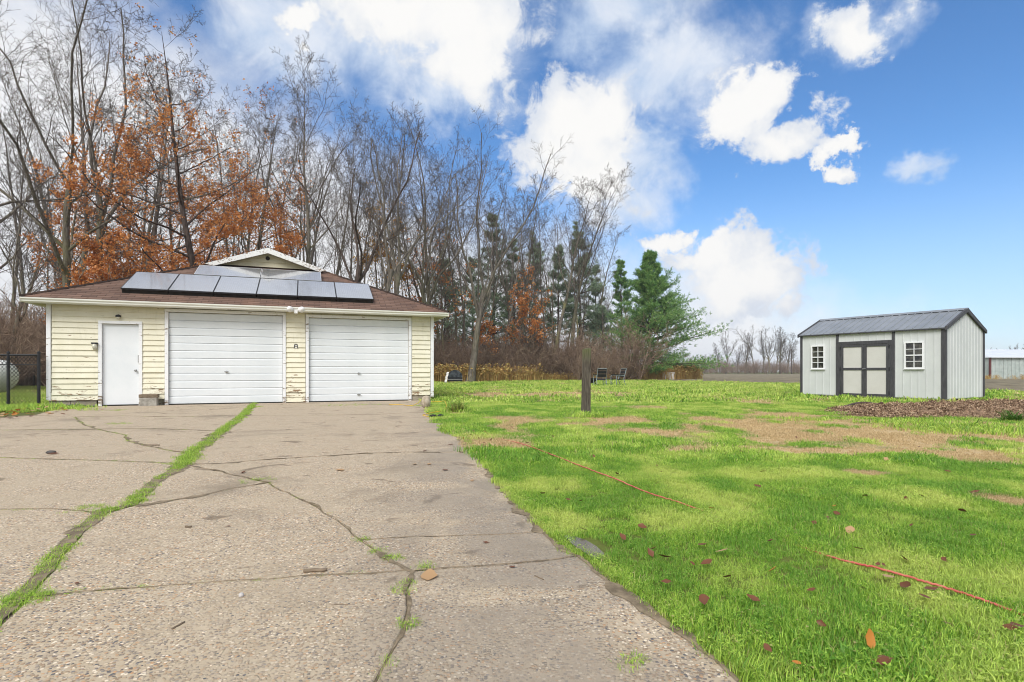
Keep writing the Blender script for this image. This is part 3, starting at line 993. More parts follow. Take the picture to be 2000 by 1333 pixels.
MB().lathe([(0.06, 0.0), (0.065, -0.02), (0.05, -0.03), (0.045, -0.012), (0.01, -0.012)], 14, 'y', (UC - 0.02, gv - 0.015, RZ + 0.30)).build('gable_fixture', M_DARK, gar)  # small round light/camera fixture on the gablet face

# lamps and little things fixed to the front
m = MB().lathe([(0.05, 0.05), (0.06, 0.02), (0.055, 0.0)], 12, 'z', (1.444, -0.05, 2.20)); m.box(1.43, 1.46, -0.05, 0.01, 2.235, 2.262)
lm = m.build('door_lamp', M_BLACKMETAL, gar)
MB().lathe([(0.035, 0.02), (0.045, -0.005), (0.03, -0.04), (0.01, -0.05)], 12, 'z', (1.444, -0.05, 2.198)).build('bulb', M_LAMPGLASS, lm, True)
lm = MB().box(0.90, 1.02, -0.10, -0.005, 1.525, 1.56).build('wall_lamp', M_BLACKMETAL, gar)
MB().lathe([(0.05, 0.0), (0.055, -0.08), (0.03, -0.14)], 10, 'z', (0.96, -0.055, 1.524)).build('lamp_glass', M_LAMPGLASS, lm, True)
fl = MB().box(5.49, 5.58, -OV - 0.09, -OV - 0.056, 2.40, 2.50).build('floodlight', M_WHITEPLASTIC, gar)
for du in (-0.15, 0.15):
    pr = [(0.03, 0.07), (0.055, 0.05), (0.085, -0.03), (0.08, -0.05), (0.06, -0.045)]
    o = MB().lathe(pr, 14).build('floodlight_head', M_WHITEPLASTIC, fl, True)
    o.location = (5.535 + du, -OV - 0.13, 2.51); o.rotation_euler = (R(70), 0, R(du * 160))
    MB().tube([(5.535 + du * 0.3, -OV - 0.08, 2.48), (5.535 + du * 0.8, -OV - 0.10, 2.51)], 0.022, 8).build('floodlight_arm', M_WHITEPLASTIC, fl)
la = MB()
la.add([(-0.052, 0, -0.055), (-0.036, 0, -0.055), (-0.020, 0, 0.06), (-0.036, 0, 0.06), (-0.052, -0.008, -0.055), (-0.036, -0.008, -0.055), (-0.020, -0.008, 0.06), (-0.036, -0.008, 0.06)],
       [(0, 1, 2, 3), (4, 7, 6, 5), (0, 4, 5, 1), (1, 5, 6, 2), (2, 6, 7, 3), (3, 7, 4, 0)])
la.add([(-x, y, z) for x, y, z in la.v[:8]], [(0, 1, 2, 3), (4, 7, 6, 5), (0, 4, 5, 1), (1, 5, 6, 2), (2, 6, 7, 3), (3, 7, 4, 0)])
la.box(-0.036, 0.036, -0.009, 0, 0.046, 0.061); la.box(-0.034, 0.034, -0.009, 0, -0.008, 0.008)
o = la.build('letter_plate', M_BLACKMETAL, gar); o.location = (5.533, -0.016, 1.545)
box('letter_backing', M_WHITEPLASTIC, o, -0.05, 0.05, 0.001, 0.008, -0.06, 0.03)

# solar panels stand on the front slope
def solar(uc, v0, wid, length, label):
    """panel with its lower edge at plan distance v0, lying parallel to the roof"""
    ang = math.atan(SL)
    off = 0.15
    root = empty('solar_panel')
    z = zr + SL * (v0 + OV + 0.02)
    root.parent = None
    lp = Matrix.Translation((GA[0], GA[1], 0)) @ Matrix.Rotation(GROT, 4, 'Z') @ Matrix.Translation((uc, v0, z + off)) @ Matrix.Rotation(ang, 4, 'X')
    root.matrix_world = lp
    tag(root, label, 'solar panel', 'solar panels on the garage roof')
    t = 0.012
    fr = MB()
    for b_ in ((-wid / 2, wid / 2, 0, t), (-wid / 2, wid / 2, length - t, length)):
        fr.box(b_[0], b_[1], b_[2], b_[3], -0.035, 0.006)
    fr.box(-wid / 2, -wid / 2 + t, t, length - t, -0.035, 0.006); fr.box(wid / 2 - t, wid / 2, t, length - t, -0.035, 0.006)
    fr.build('frame', M_ALU if length > 1.2 else M_ALUW, root)
    box('glass', M_SOLAR, root, -wid / 2 + t, wid / 2 - t, t, length - t, -0.02, 0.002)
    box('undershadow_strip', M_DARK, root, -wid / 2 + 0.01, wid / 2 - 0.01, 0.03, 0.05, -0.14, -0.036)  # near-black strip standing in for the shadow under the panel
    for sx in (-0.3, 0.3):
        box('rail', M_ALU, root, wid * sx - 0.02, wid * sx + 0.02, 0.06, length - 0.06, -0.146, -0.036)


names6 = ['end solar panel of the long lower row, on the chain-link fence side', 'second solar panel of the long lower row, counted from the chain-link fence side',
          'third solar panel of the long lower row, counted from the chain-link fence side', 'fourth solar panel of the long lower row, counted from the chain-link fence side',
          'fifth solar panel of the long lower row, counted from the chain-link fence side', 'end solar panel of the long lower row, on the open lawn side']
for i in range(6):
    solar(1.46 + 1.027 * (i + 0.5), 0.06, 1.018, 1.535, names6[i])
solar(2.82 + 0.855, 1.50, 1.69, 1.0, 'wide solar panel of the short upper row below the gable, fence side')
solar(2.82 + 0.855 + 1.71, 1.50, 1.69, 1.0, 'wide solar panel of the short upper row below the gable, lawn side')

# ------------------------------------------------------------------ shed
SC = np.array([12.10, 15.43]); SDIR = np.array([-0.527, 0.850]); SLEN, SDEP = 4.17, 2.64
SROT = math.atan2(-SDIR[1], -SDIR[0])     # local +x runs from the far left corner to the near right corner
SL0 = SC + SDIR * SLEN
shed = empty('garden_shed', (SL0[0], SL0[1], 0), SROT)
tag(shed, 'pale grey metal garden shed with charcoal trim and double doors', 'shed')
M_SIDE = mottled('grey_siding', (0.55, 0.57, 0.565), (0.61, 0.63, 0.62), 1.5, 0.5, 0.02, 0.35)
M_SDOOR = mottled('grey_door_panel', (0.55, 0.54, 0.505), (0.60, 0.59, 0.555), 2, 0.5, 0.02, 0.35)
M_TRIM = mottled('charcoal_trim', (0.045, 0.045, 0.05), (0.075, 0.073, 0.08), 8, 0.55, 0.05, 0.35, stretch=(3, 3, 0.6))
M_SROOF = mottled('grey_metal_roof', (0.22, 0.24, 0.26), (0.29, 0.31, 0.335), 1.5, 0.38, 0.02, 0.5, metal=0.35)
M_GLASS = material('window_glass', lambda t, b: t.mix(t.ss(0.35, 0.7, t.noise(t.n('ShaderNodeTexCoord').outputs['Object'], 6.0, 5)), (0.012, 0.013, 0.012), (0.10, 0.095, 0.075)), 0.06, 0.6)
M_WINWHITE = mottled('white_vinyl', (0.78, 0.79, 0.8), (0.83, 0.83, 0.84), 6, 0.4, 0.0)
SZ0, SZ1, SZR = 0.085, 2.07, 2.63
core = MB()
core.extrude_x([(0.02, 0.06), (SDEP - 0.02, 0.06), (SDEP - 0.02, 2.05), (SDEP / 2, SZR - 0.06), (0.02, 2.05)], 0.02, SLEN - 0.02)
core.build('core', M_SIDE, shed)
for yy in (0.05, SDEP / 2 - 0.05, SDEP - 0.15):
    box('skid', M_WOODOLD, shed, 0.05, SLEN - 0.05, yy, yy + 0.1, -0.04, 0.062)
DX0, DX1 = 1.30, 2.80          # door opening along the front
WIN = [(0.42, 0.80, 0.97, 1.68), (3.20, 3.62, 0.97, 1.68)]


def strip_x(u0, u1, z0, z1):
    """one front siding strip with its rib"""
    prof = [(u0, 0.018), (u0, 0.0), (u0 + 0.012, 0.0), (u0 + 0.018, -0.011), (u0 + 0.032, -0.011), (u0 + 0.038, 0.0), (u1, 0.0), (u1, 0.018)]
    n = len(prof)
    vs = [(x, y, z0) for x, y in prof] + [(x, y, z1) for x, y in prof]
    fs = [(i, (i + 1) % n, n + (i + 1) % n, n + i) for i in range(n)] + [tuple(range(n))[::-1], tuple(range(n, 2 * n))]
    MB().add(vs, fs).build('siding_strip', M_SIDE, shed)


def split(u0, u1, n):
    return [(u0 + (u1 - u0) * i / n, u0 + (u1 - u0) * (i + 1) / n - 0.0015) for i in range(n)]


for (a, b_) in split(0.07, DX0 - 0.10, 5) + split(DX1 + 0.10, SLEN - 0.09, 6):
    strip_x(a, b_, SZ0, SZ1)
for (a, b_) in split(DX0 - 0.03, DX1 + 0.03, 7):
    strip_x(a, b_, 1.80, SZ1)
for (a, b_) in split(0.06, SDEP - 0.06, 12):     # the gable end facing the near side
    zt = lambda y: SZ1 + (SZR - 0.03 - SZ1) * (1 - abs(y - SDEP / 2) / (SDEP / 2))
    ym = (a + b_) / 2
    X = SLEN
    prof = [(a, -0.018), (a, 0.0), (a + 0.012, 0.0), (a + 0.018, 0.011), (a + 0.032, 0.011), (a + 0.038, 0.0), (b_, 0.0), (b_, -0.018)]
    n = len(prof)
    vs = [(X + x, y, SZ0) for y, x in prof] + [(X + x, y, zt(y) - 0.01) for y, x in prof]
    fs = [(i, (i + 1) % n, n + (i + 1) % n, n + i) for i in range(n)] + [tuple(range(n))[::-1], tuple(range(n, 2 * n))]
    MB().add(vs, fs).build('siding_strip', M_SIDE, shed)
ct = [(0.0, 0.07, -0.03, 0.05), (SLEN - 0.095, SLEN + 0.028, -0.03, 0.04), (SLEN - 0.05, SLEN + 0.028, SDEP - 0.05, SDEP + 0.03), (0.0, 0.07, SDEP - 0.05, SDEP + 0.03)]
for c in ct:
    box('corner_trim', M_TRIM, shed, c[0], c[1], c[2], c[3], SZ0 - 0.01, SZ1, bevel=0.003)
# door surround and the two leaves
box('door_post', M_TRIM, shed, DX0 - 0.10, DX0 + 0.05, -0.035, 0.016, SZ0 - 0.02, 1.79); box('door_post', M_TRIM, shed, DX1 - 0.05, DX1 + 0.10, -0.035, 0.016, SZ0 - 0.02, 1.79)
box('door_post_extension', M_TRIM, shed, DX0 - 0.10, DX0 - 0.032, -0.03, 0.016, 1.791, SZ1); box('door_post_extension', M_TRIM, shed, DX1 + 0.032, DX1 + 0.10, -0.03, 0.016, 1.791, SZ1)
box('lintel', M_TRIM, shed, DX0 - 0.03, DX1 + 0.03, -0.032, 0.016, 1.70, 1.80 - 0.002)
mid = (DX0 + DX1) / 2
for (a, b_) in ((DX0 + 0.055, mid - 0.004), (mid + 0.004, DX1 - 0.055)):
    leaf = box('door', M_SDOOR, shed, a, b_, -0.008, 0.015, SZ0 + 0.01, 1.692)
    for (q0, q1) in ((a, a + 0.07), (b_ - 0.07, b_)):
        box('stile', M_TRIM, leaf, q0, q1, -0.028, -0.009, SZ0 + 0.005, 1.69)
    for (q0, q1) in ((SZ0 + 0.006, SZ0 + 0.075), (0.895, 0.965), (1.62, 1.689)):
        box('cross_rail', M_TRIM, leaf, a + 0.071, b_ - 0.071, -0.026, -0.009, q0, q1)
    for hz in (0.2, 0.93, 1.6):
        hx = a - 0.02 if a < mid - 0.5 else b_ + 0.02
        MB().tube([(hx, -0.04, hz - 0.05), (hx, -0.04, hz + 0.05)], 0.012, 6).build('hinge', M_BLACKMETAL, leaf)
MB().tube([(mid + 0.05, -0.035, 0.93), (mid + 0.05, -0.065, 0.93), (mid - 0.03, -0.065, 0.93)], 0.012, 6).build('latch', M_STEEL, shed)
for (u0, u1, z0, z1) in WIN:
    fw = MB(); t = 0.035
    fw.box(u0 - t, u1 + t, -0.045, -0.001, z0 - t, z0); fw.box(u0 - t, u1 + t, -0.045, -0.001, z1, z1 + t)
    fw.box(u0 - t, u0, -0.045, -0.001, z0, z1); fw.box(u1, u1 + t, -0.045, -0.001, z0, z1)
    fw.box(u0, u1, -0.04, -0.014, (z0 + z1) / 2 - 0.016, (z0 + z1) / 2 + 0.016)
    fo = fw.build('window', M_WINWHITE, shed)
    um = (u0 + u1) / 2
    box('muntin', M_WINWHITE, fo, um - 0.009, um + 0.009, -0.032, -0.015, z0 + 0.001, (z0 + z1) / 2 - 0.017); box('muntin', M_WINWHITE, fo, um - 0.009, um + 0.009, -0.032, -0.015, (z0 + z1) / 2 + 0.017, z1 - 0.001)
    zz = [z0, z0 + (z1 - z0) / 4, (z0 + z1) / 2, z0 + (z1 - z0) * 3 / 4, z1]
    for q in (zz[1], zz[3]):
        box('muntin', M_WINWHITE, fo, u0 + 0.001, u1 - 0.001, -0.031, -0.016, q - 0.008, q + 0.008)
    for i in range(4):
        for (a, b_) in ((u0, um), (um, u1)):
            box('pane', M_GLASS, fo, a + 0.002, b_ - 0.002, -0.0135 + random.uniform(0, 0.001), -0.0025, zz[i] + 0.002, zz[i + 1] - 0.002)
    box('sill', M_WINWHITE, fo, u0 - 0.05, u1 + 0.05, -0.06, -0.002, z0 - t - 0.022, z0 - t - 0.002)
# roof of standing-seam sheets
OVS, OVE = 0.07, 0.06
rs = (SZR - SZ1) / (SDEP / 2)
ym0, ym1 = -OVS, SDEP / 2
zE, zR = SZ1 + 0.045 - rs * OVS, SZR + 0.045
npan = 20
for side in (0, 1):
    for (a, b_) in split(-OVE, SLEN + OVE, npan):
        yE, yR = (ym0, ym1) if side == 0 else (SDEP + OVS, SDEP / 2)
        h = 0.022
        prof = [(a, 0.0), (a + 0.008, h), (a + 0.028, h), (a + 0.036, 0.0), (b_, 0.0), (b_, -0.012), (a, -0.012)]
        n = len(prof)
        vs = [(x, yE, zE + q) for x, q in prof] + [(x, yR, zR + q) for x, q in prof]
        fs = [(i, (i + 1) % n, n + (i + 1) % n, n + i) for i in range(n)] + [tuple(range(n))[::-1], tuple(range(n, 2 * n))]
        MB().add(vs, fs).build('roof_sheet', M_SROOF, shed)
MB().extrude_x([(SDEP / 2 - 0.14, zR - 0.14 * rs + 0.024), (SDEP / 2, zR + 0.034), (SDEP / 2 + 0.14, zR - 0.14 * rs + 0.024), (SDEP / 2, zR + 0.022)], -OVE - 0.01, SLEN + OVE + 0.01).build('ridge_cap', M_SROOF, shed)
box('eave_trim', M_TRIM, shed, -OVE, SLEN + OVE, -OVS - 0.012, -0.002, SZ1 + 0.002 - 0.03, zE - 0.014)
box('eave_trim', M_TRIM, shed, -OVE, SLEN + OVE, SDEP + 0.002, SDEP + OVS + 0.012, SZ1 - 0.03, zE - 0.014)
for xx in (-OVE - 0.004, SLEN + OVE - 0.05):
    for s in (0, 1):
        yE, yR = (-OVS - 0.014, SDEP / 2) if s == 0 else (SDEP + OVS + 0.014, SDEP / 2)
        MB().add([(xx, yE, zE - 0.08), (xx, yR, zR - 0.09), (xx, yR, zR + 0.03), (xx, yE, zE + 0.02), (xx + 0.056, yE, zE - 0.08), (xx + 0.056, yR, zR - 0.09), (xx + 0.056, yR, zR + 0.03), (xx + 0.056, yE, zE + 0.02)],
                 [(0, 1, 2, 3), (4, 7, 6, 5), (0, 4, 5, 1), (1, 5, 6, 2), (2, 6, 7, 3), (3, 7, 4, 0)]).build('rake_trim', M_TRIM, shed)

# ------------------------------------------------------------------ wooden post
p = G(1144, 812)
po = MB()
ps = 0.063
sec = [(-ps, -ps), (ps, -ps), (ps, ps), (-ps, ps)]
vs = []
for (zz, k, dx) in ((-0.1, 1.06, 0), (0.35, 1.03, 0.006), (0.9, 1.0, 0.014), (1.27, 0.99, 0.022), (1.305, 0.93, 0.022)):
    vs += [(x * k + dx + random.uniform(-0.002, 0.002), y * k, zz + (0.01 * x / ps if zz > 1.2 else 0)) for x, y in sec]
fs = [(i * 4 + k, i * 4 + (k + 1) % 4, (i + 1) * 4 + (k + 1) % 4, (i + 1) * 4 + k) for i in range(4) for k in range(4)] + [(0, 3, 2, 1), (16, 17, 18, 19)]
po.add(vs, fs)
o = po.build('wooden_post', M_POST)
o.location = (p[0], p[1], 0); o.rotation_euler = (0, 0, R(24))
tag(o, 'weathered dark square wooden post standing alone in the lawn', 'post')

# ------------------------------------------------------------------ chain-link fences and the tank behind
def fence(x0, x1, y, hgt, posts, label, wr):
    root = empty('chain_link_fence', (x0, y, 0))
    tag(root, label, 'fence')
    for px in posts:
        m = MB().tube([(px - x0, 0, -0.1), (px - x0, 0, hgt + 0.03)], 0.032, 10)
        m.lathe([(0.036, hgt + 0.02), (0.036, hgt + 0.045), (0.012, hgt + 0.07)], 10, 'z', (px - x0, 0, 0))
        m.build('post', M_BLACKMETAL, root)
    MB().tube([(0, 0, hgt - 0.02), (x1 - x0, 0, hgt - 0.02)], 0.021, 8).build('top_rail', M_BLACKMETAL, root)
    MB().tube([(0, 0, hgt - 0.24), (x1 - x0, 0, hgt - 0.24)], 0.012, 6).build('tension_rail', M_BLACKMETAL, root)
    W, H = x1 - x0, hgt - 0.06
    V, Fq = [], []
    c = 0.046
    nrow = int(H / c)
    for k in range(int(W / c)):
        st = len(V)
        for r in range(nrow + 1):
            qx, qy, qz = (k + (r + k) % 2) * c, (0.004 if k % 2 else -0.004), 0.04 + r * c
            V += [(qx - wr, qy, qz), (qx + wr, qy - wr, qz), (qx + wr, qy + wr, qz)]
        for r in range(nrow):
            for e in range(3):
                Fq.append((st + r * 3 + e, st + r * 3 + (e + 1) % 3, st + (r + 1) * 3 + (e + 1) % 3, st + (r + 1) * 3 + e))
    o = link('wire_mesh', fast_mesh('wire_mesh', np.array(V), np.array(Fq)), M_BLACKMETAL, root)
    tag(o, kind='stuff')


fence(-15.5, -11.12, 13.02, 1.26, [-11.14, -11.86, -13.6, -15.3], 'black chain-link fence joining the garage corner', 0.0062)
fence(-33.0, -22.5, 29.5, 1.25, [-25.5, -28.2, -30.9, -22.6], 'far black chain-link fence behind the white gas tank', 0.007)
tk = empty('gas_tank', (-17.6, 17.2, 0), R(8))
tag(tk, 'white rounded gas tank lying behind the chain-link fence', 'tank')
M_TANK = mottled('tank_paint', (0.48, 0.50, 0.48), (0.62, 0.64, 0.62), 3, 0.5, 0.05)
r_, L_ = 0.52, 1.5
prof = [(0.02, -L_ - 0.42)] + [(r_ * math.sin(a), -L_ - 0.42 * math.cos(a)) for a in np.linspace(0.15, math.pi / 2, 7)] + [(r_ * math.sin(a), L_ + 0.42 * math.cos(a)) for a in np.linspace(math.pi / 2, 0.15, 7)] + [(0.02, L_ + 0.42)]
MB().lathe(prof, 28, 'x', (0, 0, 0.70)).build('shell', M_TANK, tk, True)
for s in (-0.9, 0.9):
    box('leg', M_CONC, tk, s - 0.08, s + 0.08, -0.3, 0.3, -0.03, 0.26)
MB().lathe([(0.18, 1.2), (0.18, 1.33), (0.15, 1.37), (0.02, 1.38)], 14).build('valve_cover', M_TANK, tk, True)

# ------------------------------------------------------------------ small things near the garage
c0 = Fp(2.14, -0.17)
o = MB().box(-0.20, 0.17, -0.1, 0.1, -0.01, 0.20).build('concrete_block', M_CONC, None, bevel=0.008)
o.location = (c0[0], c0[1], 0); o.rotation_euler = (0, 0, GROT)
tag(o, 'rough grey concrete block standing beside the white garage side door', 'concrete block')
o = MB().box(-0.215, 0.19, -0.095, 0.10, 0.0, 0.085).build('wooden_board', M_WOODOLD, None, bevel=0.006)
o.location = (c0[0], c0[1], 0.202); o.rotation_euler = (0, 0, GROT)
tag(o, 'short weathered board lying on the concrete block', 'board')
gs = MB()
for i in range(14):
    a, b_ = i / 14, (i + 1) / 14
    h = 0.045 * math.sin(math.pi * min(1, a * 1.3)) + (0.012 if i % 2 else 0)
    gs.box(-0.42 + a * 0.84, -0.42 + b_ * 0.84 - 0.004, -0.13 + 0.03 * a, 0.13 - 0.05 * a, -0.01, 0.025 + h * 0.7)
c0 = Fp(0.62, -0.22)
o = gs.build('drain_sleeve', mottled('green_plastic', (0.008, 0.06, 0.035), (0.02, 0.10, 0.06), 9, 0.35, 0.1), None, bevel=0.004)
o.location = (c0[0], c0[1], 0); o.rotation_euler = (0, 0, GROT)
tag(o, 'flattened dark green ribbed plastic sleeve at the foot of the garage wall', 'drain sleeve')


def rock(name, loc, sx, sy, sz, mat, seed, label, cat):
    bm = bmesh.new()
    bmesh.ops.create_icosphere(bm, subdivisions=3, radius=1)
    for v in bm.verts:
        n = fbm(v.co.x * 1.7 + seed, v.co.y * 1.7 + v.co.z * 1.3, seed, 4) - 0.5
        v.co *= 1 + 0.5 * float(n)
        v.co.x *= sx; v.co.y *= sy; v.co.z *= sz
    me = bpy.data.meshes.new(name); bm.to_mesh(me); bm.free()
    o = link(name, me, mat, None, True)
    o.location = loc
    return tag(o, label, cat)


M_ROCK = mottled('tan_rock', (0.26, 0.21, 0.15), (0.46, 0.40, 0.31), 12, 0.9, 0.5)
p = G(832, 797)
rock('boulder', (p[0], p[1], 0.12), 0.115, 0.12, 0.165, M_ROCK, 3, 'tan boulder at the garage corner beside the driveway', 'boulder')


def cable(name, pts, r, mat, label, cat, wob=0.0, n=14, sides=7):
    P = [Vector(p) for p in pts]
    out = []
    for i in range(len(P) - 1):
        a = P[max(i - 1, 0)]; b = P[i]; c = P[i + 1]; d = P[min(i + 2, len(P) - 1)]
        for k in range(n):
            t = k / n
            q = 0.5 * ((2 * b) + (c - a) * t + (2 * a - 5 * b + 4 * c - d) * t * t + (3 * b - a - 3 * c + d) * t ** 3)
            out.append(q + Vector((random.uniform(-wob, wob), random.uniform(-wob, wob), random.uniform(-wob, wob))))
    out.append(P[-1])
    return tag(MB().tube(out, r, sides).build(name, mat, None, True), label, cat)


M_REDHOSE = mottled('red_hose', (0.40, 0.07, 0.055), (0.60, 0.17, 0.13), 9, 0.45, 0.1)
hose = [(945, 846, .03), (975, 858, .01), (1012, 871, .045), (1060, 889, .052), (1130, 917, .048), (1200, 944, .045), (1260, 967, .03), (1330, 990, .03), (1400, 1012, .016),
        (1500, 1050, .014), (1580, 1080, .018), (1650, 1106, .03), (1720, 1124, .035), (1800, 1148, .035), (1880, 1174, .038), (1960, 1202, .035), (2040, 1232, .035), (2150, 1275, .04)]
cable('garden_hose', [G(a, b_, z * 0.78) for a, b_, z in hose], 0.005, M_REDHOSE, 'thin red hose trailing across the lawn grass', 'hose', 0.002)
M_YEL = mottled('yellow_cord', (0.62, 0.38, 0.02), (0.75, 0.5, 0.05), 9, 0.45, 0.0)
yc = [(760, 791, .01), (785, 792, .012), (803, 795, .03), (815, 793, .06), (824, 786, .05), (840, 789, .05), (860, 790, .07), (868, 789, .07), (872, 797, .04), (864, 806, .04), (845, 809, .03), (826, 812, .01), (838, 815, .01), (848, 815, .012)]
cable('extension_cord', [G(a, b_, z) for a, b_, z in yc], 0.0075, M_YEL, 'yellow extension cord looping around the tan boulder', 'cord')
p = G(850, 816)
o = MB().tube([(-0.10, 0, 0), (-0.04, 0, 0.005), (0.02, 0.01, 0.005)], [0.02, 0.028, 0.018], 8)
o.tube([(0.05, -0.02, 0), (0.09, -0.01, 0.01), (0.15, 0.02, 0.005)], [0.022, 0.03, 0.018], 8)
o = o.build('cord_plug', M_BLACKMETAL, None, True); o.location = (p[0], p[1], 0.028)
tag(o, 'black plug and socket at the end of the yellow cord', 'plug')

# ------------------------------------------------------------------ mulch mound and its edging
mx = np.linspace(6.0, 15.5, 150); my = np.linspace(8.0, 14.6, 130)
MX, MY = np.meshgrid(mx, my)
c_line = 11.1 + 0.12 * (MX - 8)
rad = np.sqrt(((MX - 10.4) / 4.3) ** 2 + ((MY - c_line - 0.3) / 2.0) ** 2) + 0.55 * (fbm(MX * 0.9, MY * 0.9, 61, 4) - 0.5)
hgt = np.clip(1.02 - rad, -0.12, 1)
MZ = np.where(hgt > 0, 0.20 * np.sqrt(np.clip(hgt, 0, 1)) * (0.25 + 1.3 * fbm(MX * 1.4, MY * 1.4, 67, 4)) + 0.16 * (fbm(MX * 6, MY * 6, 71, 4) - 0.5) * np.clip(hgt * 4, 0, 1), hgt * 0.6) - 0.01
nr, nc = MX.shape
ii = (np.arange(nr - 1)[:, None] * nc + np.arange(nc - 1)[None, :]).ravel()
o = link('mulch_mound', fast_mesh('mulch_mound', np.stack([MX, MY, MZ], -1).reshape(-1, 3), np.stack([ii, ii + 1, ii + nc + 1, ii + nc], 1)), M_MULCH)
tag(o, 'low spread mound of brown mulch in front of the grey shed', 'mulch')
ed = []
for i in range(13):
    a = i / 12
    q = G(1648 + 75 * a, 799 - 6 * math.sin(math.pi * a) - 2 * a)
    jx = int(np.clip((q[0] - mx[0]) / (mx[1] - mx[0]), 0, len(mx) - 1)); jy = int(np.clip((q[1] - my[0]) / (my[1] - my[0]), 0, len(my) - 1))
    ed.append((q[0], q[1], max(float(MZ[jy, jx]), 0.0) + 0.035 + 0.03 * math.sin(math.pi * a)))
em = MB()
em.tube(ed, 0.03, 6)
em.tube([(x, y - 0.02, z - 0.04) for x, y, z in ed], 0.028, 6)
tag(em.build('edging_strip', mottled('brown_rubber', (0.05, 0.025, 0.02), (0.09, 0.05, 0.04), 9, 0.5), None, True), 'curved dark brown edging strip lying on the mulch mound', 'edging')
def in_mulch(x, y):
    r2 = np.sqrt(((x - 10.4) / 4.3) ** 2 + ((y - (11.1 + 0.12 * (x - 8)) - 0.3) / 2.0) ** 2) + 0.55 * (fbm(x * 0.9, y * 0.9, 61, 4) - 0.5)
    return r2 < 0.92

# ------------------------------------------------------------------ grass
def tuft_mesh(n, rad, h0, h1, wd, lean, seed, clover=False):
    r = np.random.default_rng(seed)
    V, Fc = [], []
    for i in range(n):
        a = r.uniform(0, 6.283); rr = rad * math.sqrt(r.uniform())
        bx, by = rr * math.cos(a), rr * math.sin(a)
        h = r.uniform(h0, h1); yaw = r.uniform(0, 6.283); ln = lean * r.uniform(0.2, 1.3)
        dx, dy = math.cos(yaw), math.sin(yaw)
        wx, wy = -dy * wd * 0.5, dx * wd * 0.5
        b0 = len(V)
        o1 = ln * h * 0.25; o2 = ln * h * 0.8
        V += [(bx - wx, by - wy, -0.01), (bx + wx, by + wy, -0.01), (bx - wx * .9 + dx * o1, by - wy * .9 + dy * o1, h * .55), (bx + wx * .9 + dx * o1, by + wy * .9 + dy * o1, h * .55), (bx + dx * o2, by + dy * o2, h * (1 - 0.25 * min(ln, 1)))]
        Fc += [(b0, b0 + 1, b0 + 3), (b0, b0 + 3, b0 + 2), (b0 + 2, b0 + 3, b0 + 4)]
    if clover:
        for i in range(clover):
            a = r.uniform(0, 6.283); rr = rad * math.sqrt(r.uniform()); cx, cy, cz = rr * math.cos(a), rr * math.sin(a), r.uniform(0.02, h1 * 0.7)
            for k in range(3):
                an = a + k * 2.094; s = r.uniform(0.004, 0.007)
                b0 = len(V)
                ux, uy = math.cos(an), math.sin(an)
                V += [(cx, cy, cz), (cx + ux * s - uy * s * .7, cy + uy * s + ux * s * .7, cz + .003), (cx + ux * s * 1.7, cy + uy * s * 1.7, cz), (cx + ux * s + uy * s * .7, cy + uy * s - ux * s * .7, cz + .003)]
                Fc += [(b0, b0 + 1, b0 + 2), (b0, b0 + 2, b0 + 3)]
    return fast_mesh('tuft', np.array(V), np.array(Fc))


near_c = proto_collection('tuft_near', [tuft_mesh(46, 0.05, 0.018, 0.048, 0.0024, 1.0, 100 + i, clover=(0, 0, 5, 0)[i % 4]) for i in range(8)], M_GRASS)
mid_c = proto_collection('tuft_mid', [tuft_mesh(46, 0.11, 0.022, 0.055, 0.0055, 0.9, 200 + i) for i in range(6)], M_GRASS)
far_c = proto_collection('tuft_far', [tuft_mesh(40, 0.35, 0.04, 0.10, 0.026, 0.8, 300 + i) for i in range(5)], M_GRASS)


def grass_points(n, y0, y1, dens_pow=1.0, xr=1.08):
    """uniform points over the lawn wedge between two distances"""
    u = rng.uniform(size=n)
    y = np.sqrt(y0 * y0 + u * (y1 * y1 - y0 * y0))
    lo = edge_x(y) + np.interp(y, [1, 2.5, 5], [0.07, 0.04, -0.01]) - 0.15 * np.clip(fbm(y * 2.6, y * 0.7, 19, 4) - 0.42, 0, 1) * np.clip(y / 3, 0.6, 2); hi = np.minimum(y * xr + 1.5, np.interp(y, fy, fx) + 0.5)
    x = lo + rng.uniform(size=n) * np.maximum(hi - lo, 0.0)
    ok = hi > lo
    # keep density even: thin rows that are narrower
    wmax = (hi - lo) / (y + 2)
    ok &= rng.uniform(size=n) < wmax / wmax.max()
    return x[ok], y[ok]


def in_shed(x, y):
    q = np.stack([x - SL0[0], y - SL0[1]], 1)
    ux = q @ (-SDIR); vy = q @ np.array([SDIR[1], -SDIR[0]]) 
    return (ux > -0.02) & (ux < SLEN + 0.02) & (vy > -0.0) & (vy < SDEP)


